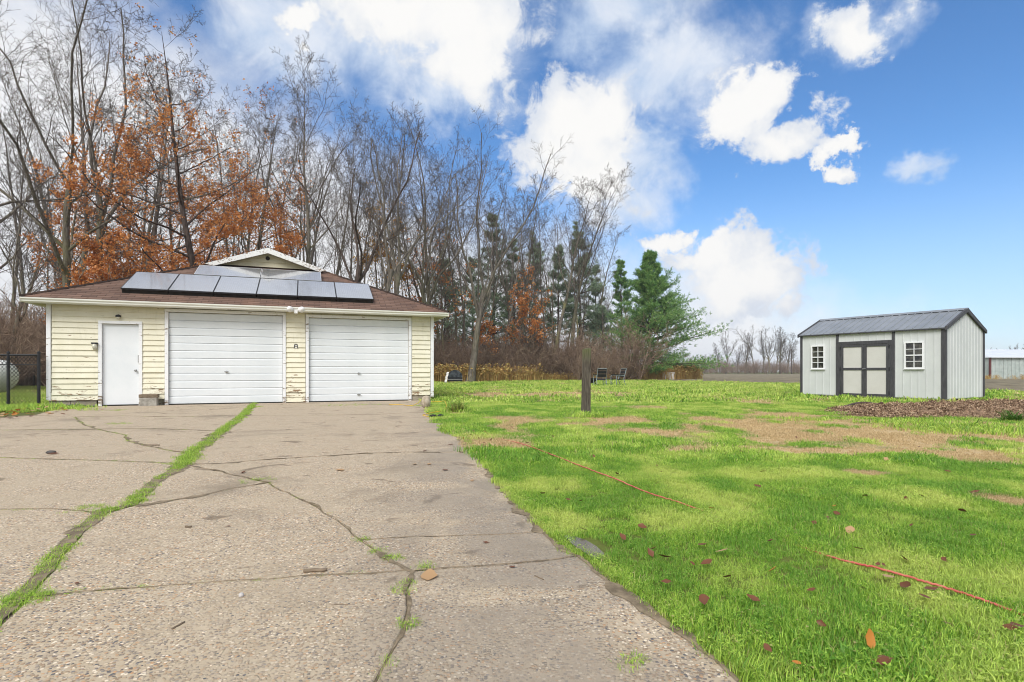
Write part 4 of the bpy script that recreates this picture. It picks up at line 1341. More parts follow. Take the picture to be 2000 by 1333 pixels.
def lay_grass(name, n, y0, y1, coll, k, s0, s1, xr=1.08):
    x, y = grass_points(n, y0, y1, xr=xr)
    d = dead_mask(x, y)
    pud_ = ((x - 0.385) / 0.10) ** 2 + ((y - 2.72) / 0.15) ** 2 < 1
    keep = ~in_mulch(x, y) & ~in_shed(x, y) & ~pud_ & (rng.uniform(size=len(x)) < 1 - 0.25 * d)
    thin = fbm(x * 2.2, y * 2.2, 77, 3)
    keep &= rng.uniform(size=len(x)) < 0.30 + 1.1 * thin
    x, y, d = x[keep], y[keep], d[keep]
    m = len(x)
    lush = fbm(x * 1.3, y * 1.3, 83, 4)
    sc = (s0 + (s1 - s0) * rng.uniform(size=m)) * (0.35 + 1.3 * lush) * (1 - 0.35 * d)
    rot = np.stack([rng.normal(0, 0.12, m), rng.normal(0, 0.12, m), rng.uniform(0, 6.283, m)], 1)
    shade = np.clip((fbm(x * 3.2, y * 2.2, 91, 5) - 0.47) * 4.2 + np.clip((y - 9) / 30, 0, 0.4), -1, 1)
    tint = np.clip(d * 1.0 + 0.5 * (rng.uniform(size=m) - 0.6) * (rng.uniform(size=m) < 0.5), 0, 1)
    o = scatter(name, np.stack([x, y, lawn_z(x, y)], 1), sc, rot, rng.integers(0, k, m), coll, tint, shade)
    return o


tag(lay_grass('lawn_grass', 48000, 0.9, 5.6, near_c, 8, 0.5, 1.0), 'short lush lawn grass with clover beside the driveway', 'grass', kind='stuff')
tag(lay_grass('lawn_grass', 48000, 5.0, 15.0, mid_c, 6, 0.65, 1.15), 'lawn grass with straw patches around the wooden post', 'grass', kind='stuff')
tag(lay_grass('lawn_grass', 26000, 14.5, 56.0, far_c, 5, 0.7, 1.2), 'far lawn grass reaching to the tall dry weeds', 'grass', kind='stuff')
# ragged verge along the concrete, joints, behind the fence, foot of buildings
V_p, V_s, V_t = [], [], []


def along(pts, step, width, prob, s0, s1, tint=0.1):
    P = [np.array(p[:2]) for p in pts]
    for a, b_ in zip(P[:-1], P[1:]):
        L = np.linalg.norm(b_ - a); n = max(1, int(L / step))
        for k in range(n):
            q = a + (b_ - a) * rng.uniform()
            pr = prob * (0.28 + 0.9 * min(1.0, max(0.0, (float(fbm(q[0] * 3.1, q[1] * 3.1, 97, 3)) - 0.36) * 4.5)))
            if rng.uniform() < pr:
                q = q + rng.normal(0, width, 2)
                V_p.append((q[0], q[1], -0.012)); V_s.append(rng.uniform(s0, s1)); V_t.append(tint * rng.uniform(0, 2))


along(M_[:6], 0.011, 0.030, 1.1, 0.7, 1.4)
along(M_[5:10], 0.008, 0.022, 1.2, 0.5, 1.15)
along(M_[9:], 0.0065, 0.018, 1.2, 0.4, 0.95)
along([M_[4], M_[5]], 0.01, 0.05, 1.2, 0.7, 1.1)
for ch, pr in ((L4 + [ML[5]], .9), (L5 + [ML[9]], 1.0), ([ML[13]] + C5a[:3], 0.5), (C5a, .28), (LL1 + L1 + [ML[1]], .5), (L2l + LJ + L2r + [ML[2]], .8), (LL1 + L3a + LJ + L3b, .9),
               (C3J + C3b, .2), (C3b[-1:] + C3K + C3c + CJ, .2), (CJ + C6[:4], .1), (C4 + C3J, .22), (C3a + C3J, .4), (C1, .12), (C6[3:], .12)):
    along(ch, 0.012, 0.012, pr, 0.3, 0.6, 0.25)
for (px, py, n, s) in ((766, 1092, 10, .018), (740, 1078, 6, .012), (705, 1056, 6, .012), (797, 1142, 5, .01), (788, 1154, 5, .01), (787, 1222, 6, .01), (760, 1290, 4, .008), (40, 1170, 70, .05),
                       (825, 1110, 6, .02), (505, 938, 16, .06), (225, 802, 40, .1), (1235, 1292, 4, .015), (170, 994, 16, .05), (225, 828, 25, .1), (145, 791, 40, .12), (860, 822, 60, .15), (500, 795, 40, .1), (660, 792, 50, .25), (715, 791, 50, .2), (820, 793, 80, .15)):
    c = G(px, py)
    for k in range(n):
        q = (c[0] + rng.normal(0, s), c[1] + rng.normal(0, s))
        V_p.append((q[0], q[1], -0.012)); V_s.append(rng.uniform(0.45, 0.9)); V_t.append(rng.uniform(0, 0.2))
along(EDGE_P := [(x + 0.06, y, 0) for x, y in EDGE], 0.006, 0.02, 1.1, 0.6, 1.1, 0.2)
m = len(V_p)
tag(scatter('crack_grass', np.array(V_p), np.array(V_s), np.stack([rng.normal(0, .15, m), rng.normal(0, .15, m), rng.uniform(0, 6.28, m)], 1), rng.integers(0, 8, m), near_c, np.array(V_t), rng.uniform(0, .35, m)),
    'green grass growing in the joints and edge of the driveway', 'grass', kind='stuff')
M_CHIP = leafy('mulch_chip', (0.11, 0.066, 0.04), (0.31, 0.20, 0.125), (0.55, 0.42, 0.28), 0.0, 0.9)
chip_c = proto_collection('chip_proto', [tuft_mesh(34, 0.16, 0.02, 0.07, 0.03, 2.2, 400 + i) for i in range(4)], M_CHIP)
x = rng.uniform(6, 15.4, 9000); y = rng.uniform(8.2, 14.5, 9000)
r2 = np.sqrt(((x - 10.4) / 4.3) ** 2 + ((y - (11.1 + 0.12 * (x - 8)) - 0.3) / 2.0) ** 2) + 0.55 * (fbm(x * 0.9, y * 0.9, 61, 4) - 0.5)
ok = (r2 < 1.03) & ~in_shed(x, y); x, y = x[ok], y[ok]; m = len(x)
ix = np.clip(((x - mx[0]) / (mx[1] - mx[0])).astype(int), 0, len(mx) - 1); iy = np.clip(((y - my[0]) / (my[1] - my[0])).astype(int), 0, len(my) - 1)
tag(scatter('mulch_chips', np.stack([x, y, MZ[iy, ix]], 1), rng.uniform(0.25, 0.6, m), np.stack([rng.normal(0, .4, m), rng.normal(0, .4, m), rng.uniform(0, 6.28, m)], 1), rng.integers(0, 4, m), chip_c),
    'loose brown mulch chips strewn over the mound by the shed', 'mulch', kind='stuff')
# rougher grass behind the fence and at the shed foot
n = 3800
x = rng.uniform(-34, -10.9, n); y = rng.uniform(12.4, 30, n)
ok = (x < -11.15 - (y - 13.2) * 0.37) & (x > -y * 1.02 - 2) & ~((y < 13.4) & (x > -11.2))
x, y = x[ok], y[ok]; m = len(x)
tag(scatter('rough_grass', np.stack([x, y, np.full(m, -0.02)], 1), rng.uniform(1.3, 2.6, m), np.stack([rng.normal(0, .2, m), rng.normal(0, .2, m), rng.uniform(0, 6.28, m)], 1), rng.integers(0, 6, m), mid_c, np.clip(rng.normal(.15, .2, m), 0, 1), rng.uniform(0, .8, m)),
    'rough green grass around the gas tank behind the fence', 'grass', kind='stuff')
pp, ss_, tt_ = [], [], []
for (px, py, n, sp, sc) in ((1700, 785, 60, .35, 2.4), (1640, 783, 20, .2, 1.6), (1905, 795, 50, .45, 2.2), (1750, 787, 20, .12, 2.6), (1148, 816, 70, .13, 2.0), (885, 806, 60, .3, 2.0), (40, 800, 220, .55, 2.3), (100, 793, 80, .25, 2.4), (1860, 838, 60, .45, 2.0), (1960, 845, 90, .5, 2.2), (1765, 829, 40, .3, 1.8), (1590, 822, 30, .3, 1.6)):
    c = G(px, py)
    for k in range(n):
        pp.append((c[0] + rng.normal(0, sp), c[1] + rng.normal(0, sp * 0.6), 0.0)); ss_.append(sc * rng.uniform(.5, 1.1)); tt_.append(rng.uniform(0, .25))
m = len(pp)
tag(scatter('rough_grass', np.array(pp), np.array(ss_), np.stack([rng.normal(0, .2, m), rng.normal(0, .2, m), rng.uniform(0, 6.28, m)], 1), rng.integers(0, 6, m), mid_c, np.array(tt_), rng.uniform(0, .6, m)),
    'longer uncut grass at the foot of shed, post and fence', 'grass', kind='stuff')


def blade_clump(name, loc, n, h, spread, wd, mat, label, cat, seed):
    r = np.random.default_rng(seed)
    V, Fc = [], []
    for i in range(n):
        yaw = r.uniform(0, 6.283); L = h * r.uniform(0.55, 1.1); out = spread * r.uniform(0.3, 1.2)
        dx, dy = math.cos(yaw), math.sin(yaw); bx, by = r.normal(0, spread * .2, 2)
        b0 = len(V)
        for k in range(5):
            t = k / 4; wk = wd * (1 - t) * (0.6 + t) + 0.0006
            cx = bx + dx * out * t ** 1.6; cy = by + dy * out * t ** 1.6; cz = L * (t - 0.45 * t ** 2.6 * out / h)
            V += [(cx - dy * wk, cy + dx * wk, cz - 0.01), (cx + dy * wk, cy - dx * wk, cz - 0.01)]
        for k in range(4):
            q = b0 + k * 2
            Fc.append((q, q + 1, q + 3, q + 2))
    o = link(name, fast_mesh(name, np.array(V), np.array(Fc)), mat)
    o.location = loc
    return tag(o, label, cat)


M_CLUMP = leafy('clump_blade', (0.10, 0.16, 0.025), (0.22, 0.27, 0.05), (0.36, 0.30, 0.10), 0.3)
M_CLUMPG = leafy('green_clump_blade', (0.05, 0.14, 0.015), (0.10, 0.22, 0.03), (0.16, 0.28, 0.05), 0.3)
blade_clump('ornamental_grass', G(893, 806), 170, 0.34, 0.34, 0.008, M_CLUMP, 'yellowing clump of long grass beside the boulder and yellow cord', 'grass clump', 5)
blade_clump('ornamental_grass', G(1978, 826), 120, 0.30, 0.30, 0.010, M_CLUMPG, 'dense green grass clump at the edge of the mulch mound', 'grass clump', 6)

# ------------------------------------------------------------------ trees
def norm(a):
    return a / (np.linalg.norm(a, axis=-1, keepdims=True) + 1e-9)


def extend(r, P0, D, L, r0, r1, S, wig, up):
    N = len(P0)
    pts = [P0]; p = P0; d = norm(D)
    for k in range(S):
        d = d + r.normal(0, wig, (N, 3))
        d[:, 2] += up
        d = norm(d)
        p = p + d * (L / S)[:, None]
        pts.append(p)
    pts = np.stack(pts, 1)
    t = np.linspace(0, 1, S + 1)[None, :] ** 0.85
    return pts, r0[:, None] * (1 - t) + r1[:, None] * t


def children(r, pts, rad, L, n, f0, f1, a0, a1, ratio, taper, rr, rmin):
    N, S1, _ = pts.shape
    idx = np.repeat(np.arange(N), n)
    M = len(idx)
    k = np.tile(np.arange(n), N)
    fr = f0 + (f1 - f0) * (k + r.uniform(0, 1, M)) / n
    s = fr * (S1 - 1); i0 = np.clip(s.astype(int), 0, S1 - 2); w_ = (s - i0)[:, None]
    A, B = pts[idx, i0], pts[idx, i0 + 1]
    pos = A * (1 - w_) + B * w_
    t = norm(B - A)
    rp = rad[idx, i0] * (1 - w_[:, 0]) + rad[idx, i0 + 1] * w_[:, 0]
    az_ = k * 2.4 + r.uniform(0, 1.2, M) + idx * 1.7
    ref = np.where(np.abs(t[:, 2:3]) > 0.9, np.array([[1.0, 0, 0]]), np.array([[0, 0, 1.0]]))
    u = norm(np.cross(t, ref)); v = np.cross(t, u)
    ang = r.uniform(a0, a1, M)
    d = t * np.cos(ang)[:, None] + (u * np.cos(az_)[:, None] + v * np.sin(az_)[:, None]) * np.sin(ang)[:, None]
    ff = (fr - f0) / max(f1 - f0, 1e-6)
    Lc = L[idx] * ratio * (1 - taper * ff) * r.uniform(0.65, 1.2, M)
    rc = np.maximum(rp * rr * r.uniform(0.75, 1.1, M), rmin)
    rc = np.minimum(rc, np.maximum(rp * 0.9, rmin))
    return pos, d, Lc, rc


def tubes(levels, sides):
    VV, FF = [], []
    off = 0
    for (pts, rad), sd_ in zip(levels, sides):
        N, S1, _ = pts.shape
        t = np.empty_like(pts)
        t[:, 1:-1] = pts[:, 2:] - pts[:, :-2]; t[:, 0] = pts[:, 1] - pts[:, 0]; t[:, -1] = pts[:, -1] - pts[:, -2]
        t = norm(t)
        ref = norm(np.array([0.31, 0.83, 0.17]))[None, None, :]
        u = norm(np.cross(t, np.broadcast_to(ref, t.shape))); v = np.cross(t, u)
        an = np.arange(sd_) * 2 * math.pi / sd_
        ring = pts[:, :, None, :] + rad[:, :, None, None] * (u[:, :, None, :] * np.cos(an)[None, None, :, None] + v[:, :, None, :] * np.sin(an)[None, None, :, None])
        VV.append(ring.reshape(-1, 3))
        base = (np.arange(N)[:, None, None] * S1 + np.arange(S1 - 1)[None, :, None]) * sd_
        k = np.arange(sd_)[None, None, :]; k2 = (k + 1) % sd_
        FF.append(np.stack([base + k, base + k2, base + sd_ + k2, base + sd_ + k], -1).reshape(-1, 4) + off)
        off += N * S1 * sd_
    return np.concatenate(VV), np.concatenate(FF)


def leaf_faces(r, pos, size):
    """folded two-triangle leaves, random pose"""
    n = len(pos)
    a = norm(r.normal(size=(n, 3))); b = norm(np.cross(a, norm(r.normal(size=(n, 3)))))
    c = np.cross(a, b)
    s = size * r.uniform(0.6, 1.25, n)[:, None]
    V = np.stack([pos - a * s * 0.6, pos + b * s * 0.36 + c * s * 0.14, pos + a * s * 0.6, pos - b * s * 0.36 + c * s * 0.1], 1).reshape(-1, 3)
    i = np.arange(n) * 4
    return V, np.concatenate([np.stack([i, i + 1, i + 2], 1), np.stack([i, i + 2, i + 3], 1)])


KIND = {
    'tall': dict(tr=0.97, S0=14, wig0=0.055, up0=0.02, n=[19, 8, 6, 4], f=[(0.36, 1.0), (0.15, 1), (0.2, 1), (0.2, 1)], a=[(0.45, 0.85), (0.5, 1.0), (0.5, 1.1), (0.4, 1.1)],
                 ratio=[0.38, 0.42, 0.48, 0.55], taper=[0.6, 0.5, 0.4, 0.3], up=[0.10, 0.07, 0.04, 0.02], rr=[0.5, 0.5, 0.55, 0.6]),
    'farfork': dict(tr=0.97, S0=14, wig0=0.06, up0=0.02, n=[22, 8, 6, 4], f=[(0.16, 1.0), (0.15, 1), (0.2, 1), (0.2, 1)], a=[(0.4, 0.7), (0.5, 1.0), (0.5, 1.1), (0.4, 1.1)],
                 ratio=[0.42, 0.42, 0.48, 0.55], taper=[0.7, 0.5, 0.4, 0.3], up=[0.07, 0.07, 0.04, 0.02], rr=[0.55, 0.5, 0.55, 0.6]),
    'fork': dict(tr=0.42, S0=8, wig0=0.03, up0=0.0, n=[4, 11, 7, 5], f=[(0.7, 1.0), (0.22, 1), (0.15, 1), (0.2, 1)], a=[(0.18, 0.42), (0.45, 0.8), (0.5, 1.0), (0.4, 1.1)],
                 ratio=[1.5, 0.34, 0.45, 0.5], taper=[0.25, 0.5, 0.4, 0.3], up=[0.05, 0.09, 0.05, 0.02], rr=[0.68, 0.42, 0.52, 0.6]),
    'vase': dict(tr=0.36, S0=7, wig0=0.03, up0=0.0, n=[7, 10, 7, 5], f=[(0.62, 1.0), (0.2, 1), (0.15, 1), (0.2, 1)], a=[(0.25, 0.65), (0.4, 0.8), (0.5, 1.0), (0.4, 1.1)],
                 ratio=[1.65, 0.34, 0.45, 0.5], taper=[0.2, 0.5, 0.4, 0.3], up=[0.06, 0.06, 0.04, 0.02], rr=[0.6, 0.42, 0.52, 0.6]),
    'arch': dict(tr=0.5, S0=8, wig0=0.05, up0=0.0, n=[7, 9, 6, 5], f=[(0.4, 1.0), (0.2, 1), (0.15, 1), (0.2, 1)], a=[(0.5, 0.95), (0.4, 0.9), (0.5, 1.0), (0.4, 1.1)],
                 ratio=[1.15, 0.38, 0.45, 0.5], taper=[0.15, 0.5, 0.4, 0.3], up=[0.03, 0.08, 0.05, 0.02], rr=[0.6, 0.42, 0.52, 0.6]),
    'oak': dict(tr=0.96, S0=12, wig0=0.05, up0=0.02, n=[30, 9, 6, 4], f=[(0.2, 1.0), (0.15, 1), (0.2, 1), (0.2, 1)], a=[(0.8, 1.35), (0.5, 1.0), (0.5, 1.1), (0.4, 1.1)],
                 ratio=[0.34, 0.42, 0.48, 0.55], taper=[0.62, 0.5, 0.4, 0.3], up=[0.05, 0.03, 0.02, 0.0], rr=[0.42, 0.5, 0.55, 0.6]),
    'thin': dict(tr=0.97, S0=12, wig0=0.045, up0=0.03, n=[16, 7, 5, 3], f=[(0.3, 1.0), (0.15, 1), (0.2, 1), (0.2, 1)], a=[(0.4, 0.9), (0.5, 1.0), (0.5, 1.1), (0.4, 1.1)],
                 ratio=[0.26, 0.42, 0.48, 0.55], taper=[0.55, 0.5, 0.4, 0.3], up=[0.12, 0.07, 0.04, 0.02], rr=[0.45, 0.5, 0.55, 0.6]),
    'shrub': dict(tr=0.25, S0=3, wig0=0.1, up0=0.0, n=[13, 6, 5, 3], f=[(0.0, 0.6), (0.2, 1), (0.2, 1), (0.2, 1)], a=[(0.2, 0.75), (0.4, 0.9), (0.5, 1.1), (0.4, 1.1)],
                  ratio=[3.2, 0.4, 0.5, 0.55], taper=[0.1, 0.4, 0.4, 0.3], up=[0.05, 0.05, 0.04, 0.0], rr=[0.7, 0.55, 0.6, 0.6]),
}


def tree_data(kind, H, r0, seed, lean=(0, 0), tw=0.0055, twn=4, leaf=None):
    K = KIND[kind]
    r = np.random.default_rng(seed)
    D = np.array([[lean[0], lean[1], 1.0]])
    L = np.array([H * K['tr']])
    lev = []
    pts, rad = extend(r, np.array([[0.0, 0, -0.15]]), D, L, np.array([r0]), np.array([r0 * (0.03 if K['tr'] > 0.8 else 0.6)]), K['S0'], K['wig0'], K['up0'])
    fl_ = 1 + 0.45 * np.exp(-np.arange(rad.shape[1]) * 1.8)
    rad = rad * fl_[None, :]
    lev.append((pts, rad))
    SS = [9, 6, 4, 3]
    for l in range(twn):
        pos, d, Lc, rc = children(r, pts, rad, L, K['n'][l], *K['f'][l], *K['a'][l], K['ratio'][l], K['taper'][l], K['rr'][l], tw)
        if l == 0 and kind == 'oak':
            d[:, 2] -= 0.25 * (1 - (pos[:, 2] / H)) * 1.2
        pts, rad = extend(r, pos, d, Lc, rc, np.maximum(rc * 0.28, tw * 0.6), SS[l], [0.12, 0.15, 0.17, 0.2][l], K['up'][l])
        L = Lc
        lev.append((pts, rad))
    lf = None
    if leaf:
        P = np.concatenate([lev[-1][0][:, 1:].reshape(-1, 3), lev[-2][0][:, 1:].reshape(-1, 3)])
        n, zc, zw, sz = leaf
        cl = fbm(P[:, 0] * 0.8 + P[:, 2] * 0.5, P[:, 1] * 0.8 - P[:, 2] * 0.8, seed, 3)
        wgt = np.clip((cl - 0.33) * 4, 0.02, 1) * np.clip((zc + zw - P[:, 2]) / zw, 0.012, 1)
        pick = r.choice(len(P), n, p=wgt / wgt.sum())
        cen = P[pick[:n // 7]]
        lf = leaf_faces(r, np.repeat(cen, 7, 0) + r.normal(0, 0.13, (len(cen) * 7, 3)), sz)
    return lev, lf


TREE_CACHE = {}


def tree_meshes(kind, H, r0, seed, lean, tw, twn, leaf):
    lev, lf = tree_data(kind, H, r0, seed, lean, tw, twn, leaf)
    nt = 2 if kind != 'shrub' else 1
    sd_ = [9, 6, 4, 3, 3]
    a = fast_mesh('trunk', *tubes(lev[:nt], sd_[:nt]))
    b_ = fast_mesh('crown', *tubes(lev[nt:], sd_[nt:len(lev)]))
    c = fast_mesh('leaves', *lf) if lf else None
    for m_ in (a, b_):
        m_.polygons.foreach_set('use_smooth', np.ones(len(m_.polygons), bool))
    return a, b_, c


def tree(name, kind, px, Y, top_py, seed, label, r0=0.2, lean=(0, 0), tw=0.0075, twn=4, leaf=None, leafmat=None, group=None, bark=None, rz=None, key=None, zrot=0.0):
    H = CH + (HY - top_py) / F * Y
    if key is not None and key in TREE_CACHE:
        (a, b_, c), H0 = TREE_CACHE[key]
    else:
        (a, b_, c), H0 = tree_meshes(kind, H, r0, seed, lean, tw, twn, leaf), H
        # scale to the height that was asked for
        zs = np.empty(len(b_.vertices) * 3, np.float32); b_.vertices.foreach_get('co', zs)
        k = H / zs.reshape(-1, 3)[:, 2].max()
        for m_ in (a, b_, c):
            if m_ is None: continue
            q = np.empty(len(m_.vertices) * 3, np.float32); m_.vertices.foreach_get('co', q); m_.vertices.foreach_set('co', q * k)
        if key is not None:
            TREE_CACHE[key] = ((a, b_, c), H0)
    x, y, _ = XY(px, Y)
    root = empty(name, (x, y, 0), zrot)
    s = H / H0
    root.scale = (s, s, s)
    link('trunk', a, bark or M_BARK, root)
    link('crown', b_, M_BRANCH, root)
    if c is not None:
        link('leaves', c, leafmat or M_OAKLEAF, root)
    tag(root, label, 'tree', group)
    return root


# hand-placed trees of the wood edge behind the garage
tree('bare_tree', 'arch', -95, 24, -120, 11, 'bare tree whose limbs reach in high over the gas tank', 0.20, (0.05, 0))
tree('bare_tree', 'fork', 8, 25, 300, 12, 'slender leaning bare tree beside the far fence', 0.13, (0.12, 0))
tree('bare_tree', 'arch', 150, 29, -30, 13, 'mossy bare tree with long limbs arching out over the fence', 0.22, (-0.22, 0.05))
tree('bare_tree', 'tall', 172, 34, -130, 14, 'very tall pale straight-trunked bare tree behind the fence side of garage', 0.29, (0.04, 0))
tree('bare_tree', 'fork', 215, 31, -20, 15, 'dark forked bare tree rising beside the orange oaks', 0.22, (-0.05, 0))
tree('oak_tree', 'oak', 262, 34, 95, 16, 'orange-leaved oak with greenish trunk at the fence side of the roof', 0.30, (0.03, 0), leaf=(14000, 10.0, 7.0, 0.13))
tree('oak_tree', 'oak', 396, 31, 60, 17, 'tall dark-trunked oak with orange leaves behind the roof panels', 0.30, (0.0, 0), leaf=(15500, 8.5, 7.0, 0.125), bark=M_DARKBARK)
tree('oak_tree', 'oak', 495, 35, 150, 18, 'orange-leaved oak behind the garage gable', 0.26, (0.02, 0), leaf=(12500, 9.0, 6.0, 0.13))
tree('oak_tree', 'oak', 205, 27, 420, 19, 'low young oak full of orange leaves over the roof hip', 0.12, (0.0, 0), leaf=(11000, 6.2, 2.8, 0.12))
tree('bare_tree', 'tall', 330, 40, 120, 20, 'thin grey bare tree between the orange oaks', 0.2, (0.05, 0))
tree('bare_tree', 'tall', 455, 42, 130, 21, 'thin bare tree behind the gable oak', 0.2, (0.02, 0))
tree('bare_tree', 'tall', 597, 34, 62, 22, 'tall straight greenish bare tree beside the gable', 0.27, (0.06, 0))
tree('bare_tree', 'fork', 548, 40, 190, 23, 'forked bare tree close behind the gable', 0.2, (0.06, 0))
tree('bare_tree', 'fork', 664, 34, 200, 24, 'dark twin-stemmed bare tree leaning toward the pines', 0.24, (0.14, 0), bark=M_DARKBARK)
tree('bare_tree', 'tall', 640, 43, 170, 25, 'background bare tree between gable and twin-stemmed tree', 0.2, (0.05, 0))
tree('bare_tree', 'fork', 722, 35, 185, 26, 'slim dark bare tree with rising forks above the roof hip', 0.22, (0.2, 0))
tree('bare_tree', 'fork', 735, 37, 205, 27, 'curving bare tree with moss above the roof hip', 0.22, (0.25, 0))
tree('maple_tree', 'thin', 760, 46, 330, 28, 'small tree with yellow-orange leaves behind the roof hip', 0.12, (0, 0), leaf=(3200, 11, 5, 0.17), leafmat=M_YELLEAF)
tree('bare_tree', 'vase', 825, 41, 215, 29, 'broad bare tree with limbs arching toward the pines', 0.25, (0.06, 0))
tree('bare_tree', 'vase', 918, 42, 235, 30, 'mossy leaning bare tree with wide vase crown by the weeds', 0.29, (0.1, 0))
tree('bare_tree', 'tall', 1000, 56, 300, 31, 'tall bare tree behind the vase-crowned tree', 0.24, (0.02, 0))
tree('bare_tree', 'tall', 1078, 52, 340, 32, 'straight grey bare tree among the pines', 0.24, (0.02, 0))
tree('bare_tree', 'tall', 1112, 55, 352, 33, 'bare tree leaning over the dull pine', 0.25, (0.05, 0))
tree('oak_tree', 'oak', 1035, 49, 500, 34, 'young oak with sparse orange leaves in the thicket', 0.13, (0, 0), leaf=(2600, 6.5, 4, 0.17))
tree('oak_tree', 'oak', 950, 47, 600, 35, 'small oak sapling with rusty leaves beside the mossy vase-crowned tree', 0.08, (0, 0), leaf=(1400, 4.5, 2.5, 0.17))
tree('oak_tree', 'oak', 860, 48, 420, 36, 'slim oak with few rusty leaves near the garage corner', 0.14, (0, 0), leaf=(2000, 10, 5, 0.17))
# slender trees of the wood interior, copies of a few grown ones
BG = 'slender trees of the wood interior'
bgl = 'slender bare tree deep in the wood'
spots = [(-60, 38, 150), (30, 40, 240), (75, 44, 330), (105, 36, 380), (120, 50, 180), (235, 46, 160), (300, 48, 150), (365, 50, 190), (425, 47, 200), (520, 49, 210), (575, 50, 230), (622, 46, 260), (690, 50, 250), (708, 44, 300),
         (775, 52, 260), (800, 47, 300), (850, 55, 280), (880, 60, 330), (905, 52, 380), (965, 64, 360), (985, 55, 420), (1015, 68, 390), (1050, 60, 400), (1062, 72, 430), (1095, 66, 420), (1135, 64, 430), (1155, 72, 470), (1170, 60, 520),
         (1185, 66, 560), (1205, 70, 540), (1225, 64, 580), (1245, 72, 560), (840, 44, 480), (870, 46, 440), (780, 42, 420), (655, 52, 300), (480, 54, 160), (270, 53, 120), (160, 55, 120), (20, 52, 60), (60, 56, 90), (1320, 76, 640), (1335, 80, 665),
         (765, 46, 235), (812, 50, 250), (838, 48, 265), (862, 52, 275), (892, 50, 290), (912, 56, 300), (938, 54, 300), (952, 58, 330), (978, 52, 340), (1008, 57, 350), (1028, 60, 365), (1042, 56, 380), (1070, 60, 360), (1088, 58, 380), (1102, 63, 400), (1126, 60, 410), (1148, 66, 430), (745, 50, 240), (675, 47, 240), (610, 52, 220)]
for i, (px, Y, tp) in enumerate(spots):
    k = i % 7
    tree('slender_tree', 'thin', px, Y, tp, 60 + k, bgl, 0.13 + 0.012 * k, (0.05 * (k - 3) / 3, 0), 0.0075, 4, group=BG, key='thin%d' % k, zrot=i * 1.9)


# pines
def pine(px, Y, top_py, seed, label, width, mat, z_low=0.08, dens=1.0, asym=None, group=None, open_=0.0):
    r = np.random.default_rng(seed)
    H = CH + (HY - top_py) / F * Y
    x, y, _ = XY(px, Y)
    root = empty('pine_tree', (x, y, 0))
    tag(root, label, 'tree', group)
    lev0 = extend(r, np.array([[0., 0, -0.1]]), np.array([[0.0, 0, 1.0]]), np.array([H]), np.array([0.012 * H + 0.05]), np.array([0.02]), 12, 0.012, 0.02)
    nb = int(130 * dens)
    zf = z_low + (0.985 - z_low) * np.sort(r.uniform(0, 1, nb)) ** 0.9
    zf = np.clip(np.round(zf * 22) / 22 + r.normal(0, 0.008, nb), z_low, 0.985)
    az_ = r.uniform(0, 6.283, nb)
    tier = 0.82 + 0.35 * (0.5 + 0.5 * np.sin(zf * 46 + seed))
    prof = width * np.clip((1 - zf) ** 0.95, 0.08, 1) * r.uniform(0.55, 1.2, nb) * tier * np.where(zf < 0.2, 0.92, 1)
    if asym is not None:
        prof *= 1 + asym * np.cos(az_)
    P0 = np.stack([np.interp(zf * H, lev0[0][0, :, 2], lev0[0][0, :, 0]), np.interp(zf * H, lev0[0][0, :, 2], lev0[0][0, :, 1]), zf * H], 1)
    rise = np.where(zf > 0.6, 0.55, 0.12 + 0.3 * zf) - (zf < 0.22) * 0.30
    D = np.stack([np.cos(az_), np.sin(az_), rise], 1)
    lev1 = extend(r, P0, D, prof, 0.012 + 0.012 * prof, np.full(nb, 0.008), 6, 0.05, 0.035)
    pos, d, Lc, rc = children(r, lev1[0], lev1[1], prof, 16, 0.22, 1.0, 0.5, 0.95, 0.30, 0.35, 0.5, 0.006)
    d[:, 2] = d[:, 2] * 0.45 + 0.12
    lev2 = extend(r, pos, d, np.maximum(Lc, 0.25), rc, rc * 0.5, 3, 0.08, 0.05)
    V, Fc = tubes([lev0, lev1], [8, 5])
    link('trunk', fast_mesh('trunk', V, Fc), M_DARKBARK, root)
    # needle sprays along the twigs
    P = lev2[0][:, 1:].reshape(-1, 3); T = norm(lev2[0][:, 1:] - lev2[0][:, :-1]).reshape(-1, 3)
    P = np.concatenate([P, lev1[0][:, -2:].reshape(-1, 3)]); T = np.concatenate([T, norm(lev1[0][:, -2:] - lev1[0][:, -3:-1]).reshape(-1, 3)])
    keep = r.uniform(size=len(P)) > open_
    P, T = P[keep], T[keep]
    nn = 11
    M_n = len(P) * nn
    Pn = np.repeat(P, nn, 0) + r.normal(0, 0.06, (M_n, 3))
    dn = norm(np.repeat(T, nn, 0) * 0.75 + r.normal(0, 0.62, (M_n, 3)) + np.array([0, 0, 0.25]))
    ln_n = r.uniform(0.16, 0.36, M_n)[:, None] * (H / 16) ** 0.4
    sdv = norm(np.cross(dn, r.normal(size=(M_n, 3)))) * 0.026 * (Y / 60)
    V = np.stack([Pn - sdv, Pn + sdv, Pn + dn * ln_n], 1).reshape(-1, 3)
    i = np.arange(M_n) * 3
    link('crown', fast_mesh('crown', V, np.stack([i, i + 1, i + 2], 1)), mat, root)
    return root


